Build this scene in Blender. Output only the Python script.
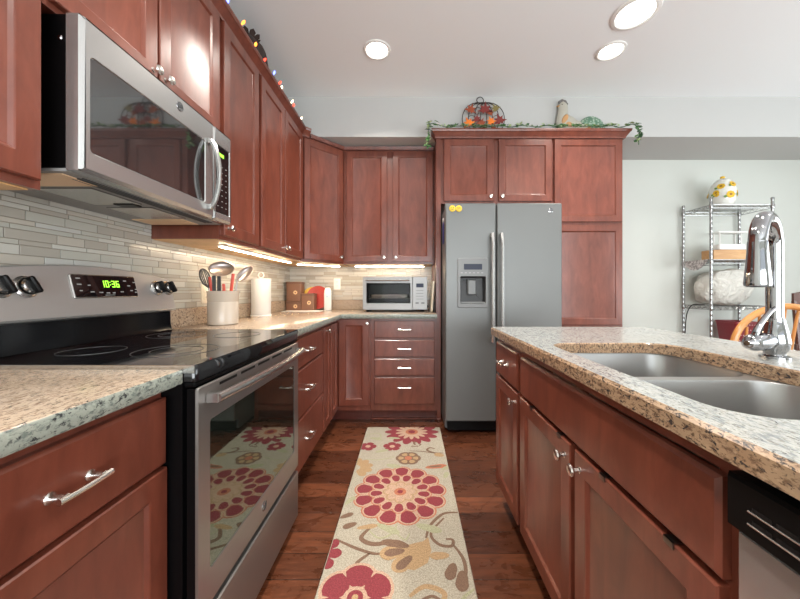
import bpy, bmesh, math, random
from mathutils import Vector as V, Matrix
random.seed(7)
for o in list(bpy.data.objects): bpy.data.objects.remove(o)
S = bpy.context.scene
COL = S.collection
PI = math.pi

# ------------------------------------------------------------------ camera, world, lights, exposure
cd = bpy.data.cameras.new('camera'); cam = bpy.data.objects.new('camera', cd); COL.objects.link(cam)
cam.location = (0, 0, 1.137); cam.rotation_euler = (PI/2, 0, 0)
cd.sensor_width = 36; cd.lens = 323/800*36; cd.shift_x = -0.011875; cd.shift_y = -0.01125
cd.clip_start = 0.02; S.camera = cam
W = bpy.data.worlds.new('world'); S.world = W; W.use_nodes = True
W.node_tree.nodes['Background'].inputs[0].default_value = (.9, .95, 1, 1)
W.node_tree.nodes['Background'].inputs[1].default_value = 0.6
S.view_settings.view_transform = 'Standard'; S.view_settings.look = 'None'
S.view_settings.gamma = 1; S.view_settings.use_curve_mapping = False
S.view_settings.exposure = 0.13

def area(name, loc, rot, sx, sy, watts, col, shape='RECTANGLE'):
    l = bpy.data.lights.new(name, 'AREA'); l.shape = shape; l.size = sx
    if shape == 'RECTANGLE': l.size_y = sy
    l.energy = watts; l.color = col
    if shape == 'DISK': l.spread = math.radians(125)
    o = bpy.data.objects.new(name, l); COL.objects.link(o); o.location = loc; o.rotation_euler = rot
    return o
# added off-camera fill lamps standing in for daylight, tilted up to brighten the ceiling
area('window_daylight_rear', (1.4, -3.9, 1.5), (PI/2+.45, 0, 0), 4.4, 2.3, 290, (.92, .975, 1))
area('window_daylight_side', (4.7, 0.3, 1.5), (PI/2+.35, 0, PI/2), 3.4, 2.1, 110, (.92, .975, 1))
CANS = [(-.235, 2.34), (1.465, 2.35), (1.42, 2.03), (-.235, 1.0), (1.42, .75), (-.235, -.5), (1.42, -.6), (-.235, -2.0), (1.42, -2.0), (3.2, 1.0), (3.2, -1.0)]
CEIL = 2.88
CAN_W = 9

# ------------------------------------------------------------------ materials
def mat(name, col=(.8, .8, .8), rough=.5, metal=0., **kw):
    m = bpy.data.materials.new(name); m.use_nodes = True
    b = m.node_tree.nodes['Principled BSDF']
    b.inputs['Base Color'].default_value = (*col, 1); b.inputs['Roughness'].default_value = rough
    b.inputs['Metallic'].default_value = metal
    for k, v in kw.items(): b.inputs[k.replace('_', ' ')].default_value = v
    return m
def N(m, t, **kw):
    n = m.node_tree.nodes.new(t)
    for k, v in kw.items(): setattr(n, k, v)
    return n
def L(m, a, b): m.node_tree.links.new(a, b)
def bsdf(m): return m.node_tree.nodes['Principled BSDF']
def coords(m, scale=(1, 1, 1), rot=(0, 0, 0)):
    tc = N(m, 'ShaderNodeTexCoord'); mp = N(m, 'ShaderNodeMapping')
    mp.inputs['Scale'].default_value = scale; mp.inputs['Rotation'].default_value = rot
    L(m, tc.outputs['Object'], mp.inputs[0]); return mp.outputs[0]
def noise(m, co, scale, detail=4, rough=.5, dist=0):
    n = N(m, 'ShaderNodeTexNoise'); n.inputs['Scale'].default_value = scale; n.inputs['Detail'].default_value = detail
    n.inputs['Roughness'].default_value = rough; n.inputs['Distortion'].default_value = dist
    L(m, co, n.inputs['Vector']); return n.outputs['Fac']
def ramp(m, fac, stops, mode='LINEAR'):
    r = N(m, 'ShaderNodeValToRGB'); cr = r.color_ramp; cr.interpolation = mode
    while len(cr.elements) < len(stops): cr.elements.new(.5)
    for e, (p, c) in zip(cr.elements, stops): e.position = p; e.color = (*c, 1) if len(c) == 3 else c
    L(m, fac, r.inputs[0]); return r.outputs[0]
def mix(m, fac, a, b, bt='MIX'):
    n = N(m, 'ShaderNodeMix', data_type='RGBA', blend_type=bt)
    for s, v in ((n.inputs['Factor'], fac), (n.inputs['A'], a), (n.inputs['B'], b)):
        if isinstance(v, (int, float)): s.default_value = v
        elif isinstance(v, tuple): s.default_value = (*v, 1)
        else: L(m, v, s)
    return n.outputs['Result']
def bump(m, h, strength=.2, dist=.002):
    b = N(m, 'ShaderNodeBump'); b.inputs['Strength'].default_value = strength; b.inputs['Distance'].default_value = dist
    L(m, h, b.inputs['Height']); L(m, b.outputs[0], bsdf(m).inputs['Normal'])

def wood(name, dark, mid, light, sc=(9, 9, 1.2), rough=.3, coat=.35):
    m = mat(name, mid, rough, Coat_Weight=coat, Coat_Roughness=.18)
    co = coords(m, sc)
    a = noise(m, co, 3, 6, .6, .6); b = noise(m, coords(m, (2.2, 2.2, 1.2)), 2.2, 3)
    c1 = ramp(m, a, [(.25, dark), (.52, mid), (.8, light)])
    c2 = ramp(m, b, [(.3, (.75, .72, .70)), (.7, (1.15, 1.12, 1.1))])
    L(m, mix(m, .55, c1, mix(m, 1., c1, c2, 'MULTIPLY')), bsdf(m).inputs['Base Color'])
    return m
CHERRY = wood('cherry_wood', (.112, .027, .016), (.172, .045, .026), (.23, .065, .039), (6, 6, 1.6))
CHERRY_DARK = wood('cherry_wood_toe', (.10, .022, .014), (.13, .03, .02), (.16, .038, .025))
MAPLE = wood('maple_underside', (.62, .36, .15), (.70, .43, .19), (.76, .50, .25), rough=.45, coat=.1)
OAK = wood('honey_oak', (.50, .20, .05), (.60, .26, .07), (.68, .32, .10))
WALNUT = wood('dark_walnut', (.06, .02, .012), (.09, .03, .018), (.12, .04, .025))
BOARD = wood('board_wood', (.48, .25, .10), (.58, .33, .14), (.66, .40, .19), (1.5, 9, 9), .5, 0)

STEEL = mat('stainless_steel', (.50, .50, .495), .26, .80)
_c = coords(STEEL, (1.5, 1.5, 160)); bump(STEEL, noise(STEEL, _c, 3, 2), .05, .001)
STEELH = mat('stainless_horizontal', (.50, .49, .475), .24, .95)
SILVER = mat('silver_appliance', (.30, .295, .29), .42, .6)
RANGESTEEL = mat('range_steel', (.30, .285, .27), .30, .8)
PANELSTEEL = mat('backguard_steel', (.46, .45, .435), .32, .6)
CAVITY = mat('oven_cavity', (.07, .068, .065), .5)
SINKSTEEL = mat('sink_steel', (.36, .36, .355), .34, .85)
SLATE = mat('slate_steel', (.165, .169, .165), .42, .45)
SLATESIDE = mat('fridge_side', (.16, .16, .16), .45, .2)
CHROME = mat('chrome', (.37, .37, .38), .05, 1.)
BRONZE = mat('dark_bronze', (.22, .19, .17), .3, 1.)
NICKEL = mat('satin_nickel', (.72, .69, .65), .22, 1.)
WIRE = mat('chrome_wire', (.40, .40, .40), .22, 1.)
BLACK = mat('black_enamel', (.0022, .0022, .0025), .35, Specular_IOR_Level=.15)
BLACKGLASS = mat('black_glass', (.006, .006, .007), .03, Specular_IOR_Level=.7)
OVENGLASS = mat('oven_glass_mirror', (.008, .010, .008), .03, IOR=2.5, Specular_Tint=(.82, .95, .84, 1))
MWGLASS = mat('microwave_glass', (.018, .018, .019), .04, IOR=2.7)
BLACKSHINE = mat('black_gloss', (.005, .005, .006), .12, Specular_IOR_Level=.3)
BLACKPLASTIC = mat('black_plastic', (.0028, .0028, .003), .4, Specular_IOR_Level=.2)
DARKGREY = mat('dark_grey', (.06, .06, .062), .5)
MIDGREY = mat('mid_grey', (.28, .28, .28), .5)
GREYPLASTIC = mat('grey_plastic', (.19, .195, .195), .4)
WHITE = mat('white_gloss', (.82, .81, .78), .25)
WHITEPAPER = mat('white_paper', (.66, .65, .63), .85)
CREAM = mat('cream_ceramic', (.52, .44, .36), .2)
TANCOVER = mat('tan_lens', (.85, .60, .38), .4)
IVORY = mat('ivory', (.76, .70, .56), .5)
PAINTMARK = mat('pale_marking', (.34, .34, .33), .5)
RINGMARK = mat('burner_ring', (.045, .045, .045), .3)
def emit(name, col, s):
    m = mat(name, (0, 0, 0), .5); b = bsdf(m)
    b.inputs['Emission Color'].default_value = (*col, 1); b.inputs['Emission Strength'].default_value = s
    return m
LED = emit('led_diffuser', (1, .80, .56), 52)
CANGLOW = emit('downlight_lens', (1, .96, .90), 8)
GREENLED = emit('green_digits', (.35, 1, .05), 2.2)
BLUELED = emit('blue_display', (.10, .16, .45), .09)
GLOW = {'orange': emit('orange_bulb', (1, .25, .03), 5), 'red': emit('red_bulb', (1, .06, .03), 4),
        'blue': emit('blue_bulb', (.12, .16, 1), 6), 'white': emit('warm_bulb', (1, .78, .5), 6), 'green': emit('green_bulb', (.1, .8, .15), 3)}
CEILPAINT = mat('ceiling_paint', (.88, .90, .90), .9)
WALLPAINT = mat('wall_paint', (.61, .63, .585), .85)
SOFFITDIMMED = mat('soffit_paint', (.50, .50, .485), .88)  # same paint, its colour darkened to tone down the light on the soffit
TRIMWHITE = mat('trim_white', (.8, .8, .78), .5)
for m_ in (CEILPAINT, WALLPAINT, SOFFITDIMMED): bump(m_, noise(m_, coords(m_), 260, 2), .05, .001)

def granite(name, a, b, c3, fleck, brown, dk=.585):
    m = mat(name, a, .22, Coat_Weight=.12, Coat_Roughness=.12)
    warm = ramp(m, noise(m, coords(m), 5, 4, .6), [(.36, a), (.54, b), (.72, c3)])
    st = coords(m, (2.4, .8, 1.5), (0, 0, .2))
    f1 = noise(m, st, 62, 5, .68, .4)
    c = mix(m, ramp(m, f1, [(.50, (0, 0, 0)), (.60, (.9, .9, .9))]), warm, fleck)
    f2 = noise(m, coords(m, (1.9, .9, 1.4), (0, 0, -.15)), 95, 4, .62, .4)
    c = mix(m, ramp(m, f2, [(.555, (0, 0, 0)), (.645, (.85, .85, .85))]), c, brown)
    f3 = noise(m, coords(m, (2.2, .9, 1.5), (0, 0, .35)), 78, 5, .66, .8)
    c = mix(m, ramp(m, f3, [(dk, (0, 0, 0)), (dk+.05, (.92, .92, .92))]), c, (.028, .028, .032))
    f4 = noise(m, st, 85, 3, .6)
    c = mix(m, ramp(m, f4, [(.58, (0, 0, 0)), (.70, (.6, .6, .6))]), c, tuple(min(1, q*1.45) for q in a))
    L(m, c, bsdf(m).inputs['Base Color'])
    return m
GRANITE_WARM_LIT = granite('granite_tan', (.43, .345, .26), (.48, .375, .28), (.43, .31, .215), (.25, .18, .13), (.17, .10, .065))  # same stone as the grey, warm light painted into its colour
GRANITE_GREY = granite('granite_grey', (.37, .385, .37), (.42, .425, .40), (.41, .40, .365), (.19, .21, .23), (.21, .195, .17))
GRANITE_TAN_REFLECT = granite('granite_rust', (.38, .265, .17), (.43, .29, .18), (.36, .215, .125), (.18, .11, .07), (.08, .048, .03), .548)  # island edge: same stone, tan reflection of wood painted into the colour
GRANITE_GREEN_REFLECT = granite('granite_moss', (.25, .28, .24), (.31, .33, .28), (.30, .29, .24), (.13, .15, .135), (.07, .075, .07))  # left counter edge: same stone, grey-green reflected light painted into the colour

def floor_mat():
    m = mat('plank_floor', (.2, .08, .04), .28)
    br = N(m, 'ShaderNodeTexBrick'); br.offset = .37; br.offset_frequency = 2; br.squash = 1
    for k, v in (('Scale', 1.), ('Brick Width', .95), ('Row Height', .127), ('Mortar Size', .0022), ('Mortar Smooth', .3), ('Bias', 0.)):
        br.inputs[k].default_value = v
    br.inputs['Color1'].default_value = (.0, .0, .0, 1); br.inputs['Color2'].default_value = (1, 1, 1, 1)
    br.inputs['Mortar'].default_value = (.5, .5, .5, 1)
    L(m, coords(m), br.inputs['Vector'])
    plank = ramp(m, br.outputs['Color'], [(0, (.072, .022, .010)), (.5, (.118, .037, .016)), (1, (.18, .058, .026))])
    g = noise(m, coords(m, (2.2, 22, 1)), 3, 7, .65, 1.0)
    c = mix(m, 1., plank, ramp(m, g, [(.25, (.50, .48, .46)), (.5, (.95, .95, .95)), (.78, (1.5, 1.45, 1.4))]), 'MULTIPLY')
    bl = noise(m, coords(m, (3, 6, 1)), 2.5, 4, .6, .8)
    c = mix(m, 1., c, ramp(m, bl, [(.3, (.62, .60, .58)), (.5, (1, 1, 1)), (.75, (1.25, 1.2, 1.15))]), 'MULTIPLY')
    c = mix(m, br.outputs['Fac'], c, (.02, .008, .004))
    L(m, c, bsdf(m).inputs['Base Color'])
    h = mix(m, br.outputs['Fac'], noise(m, coords(m, (3, 14, 1)), 4, 4), (0., 0., 0.))
    bump(m, h, .35, .004)
    L(m, ramp(m, bl, [(.3, (.22, .22, .22)), (.7, (.38, .38, .38))]), bsdf(m).inputs['Roughness'])
    return m
FLOOR = floor_mat()
TILES = [mat('tile_' + n, c, .18) for n, c in (('sage', (.47, .455, .40)), ('pale', (.56, .54, .485)), ('stone', (.42, .385, .33)), ('sand', (.50, .455, .39)), ('mist', (.52, .51, .475)))]
GROUT = mat('grout', (.30, .265, .21), .9)

# ------------------------------------------------------------------ mesh builder
class Fr:                                            # a frame: u along the front, v up, n outwards
    def __init__(s, o, u): s.o = V(o); s.u = V(u).normalized(); s.v = V((0, 0, 1)); s.n = s.u.cross(s.v)
    def p(s, u, v, n): return s.o + s.u*u + s.v*v + s.n*n
class FV(Fr):
    def __init__(s, o, u, v): s.o = V(o); s.u = V(u).normalized(); s.v = V(v).normalized(); s.n = s.u.cross(s.v)
WF = FV((0, 0, 0), (1, 0, 0), (0, 1, 0))             # world: u=x v=y n=z

class MB:
    def __init__(s): s.v = []; s.f = []; s.mi = []
    def add(s, vs, fs, mi=0):
        k = len(s.v); s.v += [tuple(x) for x in vs]; s.f += [tuple(i + k for i in f) for f in fs]; s.mi += [mi]*len(fs); return s
    def rings(s, rings, cap0=True, cap1=True, mi=0, closed=True):
        n = len(rings[0]); vs = [p for r in rings for p in r]; fs = []
        for i in range(len(rings)-1):
            for j in range(n if closed else n-1):
                k = (j+1) % n; fs.append((i*n+j, i*n+k, (i+1)*n+k, (i+1)*n+j))
        if cap0: fs.append(tuple(range(n-1, -1, -1)))
        if cap1: fs.append(tuple((len(rings)-1)*n + j for j in range(n)))
        return s.add(vs, fs, mi)
    def loops(s, F, u0, u1, v0, v1, prof, mi=0, cap0=True, cap1=True):   # nested rectangles (inset, n)
        return s.rings([[F.p(u0+a, v0+a, n), F.p(u1-a, v0+a, n), F.p(u1-a, v1-a, n), F.p(u0+a, v1-a, n)] for a, n in prof], cap0, cap1, mi)
    def fbox(s, F, u0, u1, v0, v1, n0, n1, b=0., mi=0):
        if b: return s.loops(F, u0, u1, v0, v1, [(b, n0), (0, n0+b), (0, n1-b), (b, n1)], mi)
        return s.loops(F, u0, u1, v0, v1, [(0, n0), (0, n1)], mi)
    def box(s, x0, x1, y0, y1, z0, z1, b=0., mi=0): return s.fbox(WF, x0, x1, y0, y1, z0, z1, b, mi)
    def rr(s, F, u0, u1, v0, v1, r, prof, seg=5, mi=0, cap0=True, cap1=True):    # rounded rectangle loops
        return s.rings([[F.p(a, b, n) for a, b in rrect(u0+i, u1-i, v0+i, v1-i, max(r-i, .0008), seg)] for i, n in prof], cap0, cap1, mi)
    def lathe(s, c, ax, prof, seg=24, mi=0, sx=1., cap=True):
        ax = V(ax).normalized(); a = ax.orthogonal().normalized(); b = ax.cross(a); c = V(c)
        if abs(ax.z) > .99: a = V((1, 0, 0)); b = ax.cross(a)
        return s.rings([[c + ax*t + (a*math.cos(q)*sx + b*math.sin(q))*r for q in [2*PI*j/seg for j in range(seg)]] for r, t in prof], cap, cap, mi)
    def tube(s, pts, r, seg=8, mi=0, closed=False, cap=True):
        pts = [V(p) for p in pts]; n = len(pts); rs = r if isinstance(r, (list, tuple)) else [r]*n
        rings = []; up = None
        for i, p in enumerate(pts):
            if closed: t = (pts[(i+1) % n] - pts[i-1])
            else: t = pts[min(i+1, n-1)] - pts[max(i-1, 0)]
            if t.length < 1e-9: t = V((0, 0, 1))
            t.normalize()
            if up is None: up = t.orthogonal().normalized()
            up = (up - t*up.dot(t))
            up = up.normalized() if up.length > 1e-6 else t.orthogonal().normalized()
            w = t.cross(up)
            rings.append([p + (up*math.cos(2*PI*j/seg) + w*math.sin(2*PI*j/seg))*rs[i] for j in range(seg)])
        if closed: rings.append(rings[0]); return s.rings(rings, False, False, mi)
        return s.rings(rings, cap, cap, mi)
    def ell(s, c, r, nu=14, nv=9, mi=0, M=None):
        c = V(c); rings = []
        for i in range(nv+1):
            th = PI*i/nv; th = min(max(th, .02), PI-.02)
            ring = [V((r[0]*math.sin(th)*math.cos(2*PI*j/nu), r[1]*math.sin(th)*math.sin(2*PI*j/nu), -r[2]*math.cos(th))) for j in range(nu)]
            rings.append([c + (M @ q if M else q) for q in ring])
        return s.rings(rings, True, True, mi)
    def prism(s, F, poly, n0, n1, mi=0, b=0.):        # (u,v) polygon extruded along n
        k = len(poly)
        if b:
            q = offset(poly, b)
            rg = [[F.p(x, y, n0) for x, y in poly], [F.p(x, y, n1-b) for x, y in poly], [F.p(x, y, n1) for x, y in q]]
        else: rg = [[F.p(x, y, n) for x, y in poly] for n in (n0, n1)]
        return s.rings(rg, True, True, mi)
    def plate(s, F, outer, holes, n0, n1, mi=0, b=0.002, hb=0.):   # plate with holes, outlines in (u,v)
        def fill(loops, n):
            bm = bmesh.new(); es = []
            for lp in loops:
                vs = [bm.verts.new(F.p(x, y, n)) for x, y in lp]
                es += [bm.edges.new((vs[i], vs[(i+1) % len(vs)])) for i in range(len(vs))]
            bmesh.ops.triangle_fill(bm, use_beauty=True, edges=es, normal=F.n)
            bm.verts.index_update()
            s.add([v.co.copy() for v in bm.verts], [[v.index for v in f.verts] for f in bm.faces], mi); bm.free()
        o2 = offset(outer, b) if b else outer
        h2 = [offset(h, -hb) if hb else h for h in holes]
        fill([o2]+h2, n1); fill([outer]+list(holes), n0)
        rg = [[F.p(x, y, n0) for x, y in outer], [F.p(x, y, n1-b) for x, y in outer]]
        if b: rg.append([F.p(x, y, n1) for x, y in o2])
        s.rings(rg, False, False, mi)
        for h, g in zip(holes, h2):
            rg = [[F.p(x, y, n0) for x, y in h], [F.p(x, y, n1-max(hb, 1e-5)) for x, y in h], [F.p(x, y, n1) for x, y in g]]
            s.rings(rg, False, False, mi)
        return s
    def sweep(s, prof, path, z, mi=0):                # (offset to the right of travel, dz) profile along xy path with mitres
        n = len(path); rings = []
        for i, p in enumerate(path):
            p = V((p[0], p[1])); ds = []
            if i > 0: ds.append((p - V(path[i-1][:2])).normalized())
            if i < n-1: ds.append((V(path[i+1][:2]) - p).normalized())
            ns = [V((d.y, -d.x)) for d in ds]
            m = sum(ns, V((0, 0))); m.normalize(); k = 1/max(.3, m.dot(ns[0]))
            rings.append([V((p.x + m.x*k*a, p.y + m.y*k*a, z + h)) for a, h in prof])
        return s.rings(rings, True, True, mi)
    def build(s, name, mats, parent=None, smooth=35, loc=None, recalc=True):
        if not isinstance(mats, (list, tuple)): mats = [mats]
        off = V(parent['_o']) if parent is not None else V(loc if loc is not None else (0, 0, 0))
        me = bpy.data.meshes.new(name)
        me.from_pydata([tuple(V(v) - off) for v in s.v], [], s.f)
        for m in mats: me.materials.append(m)
        me.polygons.foreach_set('material_index', s.mi)
        bm = bmesh.new(); bm.from_mesh(me); bmesh.ops.remove_doubles(bm, verts=bm.verts, dist=1e-6)
        if recalc: bmesh.ops.recalc_face_normals(bm, faces=bm.faces)
        bm.to_mesh(me); bm.free()
        if smooth:
            me.polygons.foreach_set('use_smooth', [True]*len(me.polygons)); me.set_sharp_from_angle(angle=math.radians(smooth))
        o = bpy.data.objects.new(name, me); COL.objects.link(o)
        if parent is not None: o.parent = parent
        else: o.location = off
        o['_o'] = tuple(off)
        return o
def rrect(u0, u1, v0, v1, r, seg=5):
    out = []
    for cx, cy, a in ((u1-r, v0+r, -PI/2), (u1-r, v1-r, 0), (u0+r, v1-r, PI/2), (u0+r, v0+r, PI)):
        for k in range(seg+1):
            q = a + PI/2*k/seg; out.append((cx + r*math.cos(q), cy + r*math.sin(q)))
    return out
def offset(poly, d):                                  # inward for ccw polygons
    out = []; n = len(poly)
    ar = sum(poly[i][0]*poly[(i+1) % n][1] - poly[(i+1) % n][0]*poly[i][1] for i in range(n))
    sg = 1 if ar > 0 else -1
    for i in range(n):
        a, b, c = V(poly[i-1]), V(poly[i]), V(poly[(i+1) % n])
        e1 = (b-a); e2 = (c-b)
        e1 = e1.normalized() if e1.length > 1e-9 else e2.normalized(); e2 = e2.normalized() if e2.length > 1e-9 else e1
        m = V((-(e1.y+e2.y), e1.x+e2.x))*sg
        if m.length < 1e-9: m = V((-e1.y, e1.x))*sg
        m.normalize(); k = 1/max(.4, m.dot(V((-e1.y, e1.x))*sg))
        out.append((b.x + m.x*d*k, b.y + m.y*d*k))
    return out
def tag(o, label, cat, group=None):
    o['label'] = label; o['category'] = cat
    if group: o['group'] = group
    return o
def thing(name, label, cat, loc, group=None):
    o = bpy.data.objects.new(name, None); COL.objects.link(o); o.location = loc; o['_o'] = tuple(loc)
    o.empty_display_size = .05
    return tag(o, label, cat, group)
def struct(name, mb, m, parent=None, **kw):
    o = mb.build(name, m, parent, **kw)
    if parent is None: o['kind'] = 'structure'
    return o
def arc(c, r, a0, a1, n, ux=(1, 0, 0), uy=(0, 0, 1)):
    c = V(c); ux = V(ux); uy = V(uy)
    return [c + ux*r*math.cos(a0+(a1-a0)*i/n) + uy*r*math.sin(a0+(a1-a0)*i/n) for i in range(n+1)]
def spline(pts, n=6):
    P = [V(p) for p in pts]; out = []
    for i in range(len(P)-1):
        a, b, c, d = P[max(i-1, 0)], P[i], P[i+1], P[min(i+2, len(P)-1)]
        for k in range(n):
            t = k/n
            out.append(.5*((2*b) + (c-a)*t + (2*a-5*b+4*c-d)*t*t + (3*b-a-3*c+d)*t**3))
    return out + [P[-1]]

# ------------------------------------------------------------------ the room
XL, XR, YB, YN = -1.27, 4.85, 3.42, -4.1
T = .12
struct('floor', MB().box(XL-T, XR+T, YN-T, YB+T, -.1, 0), FLOOR, smooth=0)
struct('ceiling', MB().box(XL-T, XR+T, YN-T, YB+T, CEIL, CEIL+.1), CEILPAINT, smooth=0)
wl = struct('wall_left', MB().box(XL-T, XL, YN-T, YB+T, 0, CEIL), WALLPAINT, smooth=0)
wb = struct('wall_back', MB().box(XL, XR, YB, YB+T, 0, CEIL), WALLPAINT, smooth=0)
struct('wall_right', MB().box(XR, XR+T, YN-T, YB+T, 0, CEIL), WALLPAINT, smooth=0)
struct('wall_rear', MB().box(XL, XR, YN-T, YN, 0, CEIL), WALLPAINT, smooth=0)
SOF_Y, SOF_Z = 2.908, 2.52
struct('wall_soffit', MB().box(XL, XR, SOF_Y, YB, SOF_Z, CEIL), SOFFITDIMMED, smooth=0)
struct('baseboard_back', MB().fbox(Fr((0, YB, 0), (1, 0, 0)), 1.90, XR, 0, .13, 0, .014, .004), TRIMWHITE, smooth=0)

# added unseen window frames and glowing panes, put in around the fill lamps
GLOWPANE = emit('window_sky', (.85, .93, 1), 1.2)
for i_, (F_, u0, u1, v0, v1) in enumerate(((Fr((0, YN, 0), (-1, 0, 0)), -3.6, .8, .75, 2.3), (Fr((XR, 0, 0), (0, -1, 0)), -2.0, 1.4, .75, 2.3))):
    mb = MB()
    for q in (u0-.08, u1): mb.fbox(F_, q, q+.08, v0-.08, v1+.08, 0, .03, .004)
    for q in (v0-.08, v1): mb.fbox(F_, u0, u1, q, q+.08, 0, .03, .004)
    for k in (1, 2): q = u0+(u1-u0)*k/3; mb.fbox(F_, q-.03, q+.03, v0, v1, 0, .026, .004)
    w_ = struct('window_%d' % (i_+1), mb, TRIMWHITE, smooth=0)
    g_ = MB().fbox(F_, u0, u1, v0, v1, .002, .008).build('pane', GLOWPANE, None, smooth=0); g_.parent = w_
# strip-mosaic backsplash: a grout bed and staggered glass and stone strips of three heights
def mosaic(F, u0, u1, v0, v1, seed):
    R = random.Random(seed); mb = MB()
    mb.fbox(F, u0, u1, v0, v1, 0, .004, 0, 5)
    hs = [.030, .0145, .0145, .030, .030, .0145, .030, .0145, .0145]; g = .0024; z = v0 + .001; r = 0
    while z < v1 - .004:
        h = min(hs[r % len(hs)], v1 - z - .001); u = u0 - R.random()*.14
        while u < u1:
            w = R.choice((.095, .12, .15, .15, .19)); a, b = max(u, u0+.0005), min(u + w, u1-.0005)
            if b - a > .006: mb.fbox(F, a, b, z, z+h, .004, .0075, .0008, R.choice((0, 0, 1, 1, 2, 3, 4)))
            u += w + g
        z += h + g; r += 1
    return mb.build('backsplash', TILES + [GROUT], None, smooth=0)
o = mosaic(Fr((XL, 0, 0), (0, 1, 0)), .20, YB-.008, .94, 1.56, 3); o.parent = wl
o = mosaic(Fr((0, YB, 0), (1, 0, 0)), XL, .234, .94, 1.40, 5); o.parent = wb

# ------------------------------------------------------------------ cabinet parts
SHAKER = [(0, 0), (0, .017), (.003, .020), (.054, .020), (.057, .0185), (.063, .0115), (.066, .0105)]
SLAB = [(0, 0), (0, .014), (.007, .020)]
SLABIN = [(0, 0), (0, .016), (.004, .020)]
def door(F, u0, u1, v0, v1, par, name='door'): return MB().loops(F, u0, u1, v0, v1, SHAKER).build(name, CHERRY, par, smooth=20)
def knob(F, u, v, par, n=.02):
    mb = MB().lathe(F.p(u, v, n), F.n, [(.009, 0), (.009, .002), (.0055, .004), (.005, .016), (.008, .019), (.0155, .021), (.0165, .025), (.014, .029), (.006, .031)], 16)
    return mb.build('knob', NICKEL, par)
def pull(F, u, v, par, span=.08, n=.02):
    mb = MB()
    for s in (-1, 1): mb.lathe(F.p(u+s*span/2, v, n), F.n, [(.0105, 0), (.0105, .002), (.006, .008), (.0055, .026), (.008, .029)], 12)
    mb.tube([F.p(u+t*(span/2+.012), v, n+.029+.004*(1-t*t)) for t in (-1, -.9, -.5, 0, .5, .9, 1)], [.0065, .0058, .005, .005, .005, .0058, .0065], 10)
    return mb.build('pull', NICKEL, par)
def drawer(F, u0, u1, v0, v1, par, handle=True, prof=SLAB, name='drawer', span=.08, dv=0):
    d = MB().loops(F, u0, u1, v0, v1, prof).build(name, CHERRY, par, smooth=0)
    if handle: pull(F, (u0+u1)/2, (v0+v1)/2 + dv, d, span)
    return d
def carcass(F, u0, u1, v0, v1, depth, par, name='carcass'): return MB().fbox(F, u0, u1, v0, v1, -depth, 0).build(name, CHERRY, par, smooth=0)
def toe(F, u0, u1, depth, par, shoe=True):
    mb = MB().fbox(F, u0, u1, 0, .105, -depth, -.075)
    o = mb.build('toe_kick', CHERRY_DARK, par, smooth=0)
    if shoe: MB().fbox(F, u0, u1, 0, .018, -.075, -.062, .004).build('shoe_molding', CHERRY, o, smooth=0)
def under(F, u0, u1, v, depth, par): return MB().fbox(F, u0+.012, u1-.012, v-.003, v, -depth+.004, -.018).build('bottom_panel', MAPLE, par, smooth=0)

# ---- left base run (fronts at x = -.61)
FB = Fr((-.63, 0, 0), (0, 1, 0)); DB = .635; BT = .898
t = thing('base_cabinet', 'red brown base cabinet left of the range, one drawer over a panelled door', 'cabinet', (-.63, .60, 0))
carcass(FB, .336, .8185, .105, BT, DB, t); toe(FB, .336, .8185, DB, t)
drawer(FB, .348, .8155, .702, .868, t, span=.070); d = door(FB, .348, .8155, .125, .693, t); knob(FB, .385, .655, d)

t = thing('drawer_cabinet', 'base cabinet with three wide drawers right of the range', 'cabinet', (-.63, 1.94, 0))
carcass(FB, 1.585, 2.294, .105, BT, DB, t); toe(FB, 1.585, 2.294, DB, t)
for a, b in ((.125, .412), (.420, .692), (.700, .870)): drawer(FB, 1.60, 2.282, a, b, t, span=.09, dv=0)
t = thing('base_cabinet', 'narrow full height base cabinet between the three drawers and the corner', 'cabinet', (-.63, 2.4, 0))
carcass(FB, 2.296, 2.516, .105, BT, DB, t); toe(FB, 2.296, 2.516, DB, t)
d = door(FB, 2.306, 2.508, .125, .870, t); knob(FB, 2.38, .84, d)
# ---- corner cabinet
FK = Fr((0, 2.78, 0), (1, 0, 0))
t = thing('corner_cabinet', 'corner base cabinet with two panelled leaves meeting at right angles', 'cabinet', (-.63, 2.78, 0))
poly = [(-1.265, 2.518), (-.63, 2.518), (-.63, 2.78), (-.335, 2.78), (-.335, 3.415), (-1.265, 3.415)]
MB().prism(WF, poly, .105, BT).build('carcass', CHERRY, t, smooth=0)
MB().prism(WF, [(-1.265, 2.518), (-.705, 2.518), (-.705, 2.855), (-.335, 2.855), (-.335, 3.415), (-1.265, 3.415)], 0, .105).build('toe_kick', CHERRY_DARK, t, smooth=0)
door(FB, 2.524, 2.756, .125, .870, t); d = door(FK, -.606, -.347, .15, .893, t); knob(FK, -.362, .855, d)
# ---- back drawer bank
t = thing('drawer_cabinet', 'back wall base cabinet with four stacked drawers under the toaster oven', 'cabinet', (-.065, 2.78, 0))
carcass(FK, -.333, .233, .105, BT, DB, t); toe(FK, -.333, .233, DB, t)
for a, b in ((.165, .392), (.410, .552), (.570, .712), (.733, .878)): drawer(FK, -.300, .213, a, b, t, span=.085, dv=.035 if a < .2 else 0, prof=SLABIN)

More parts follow.
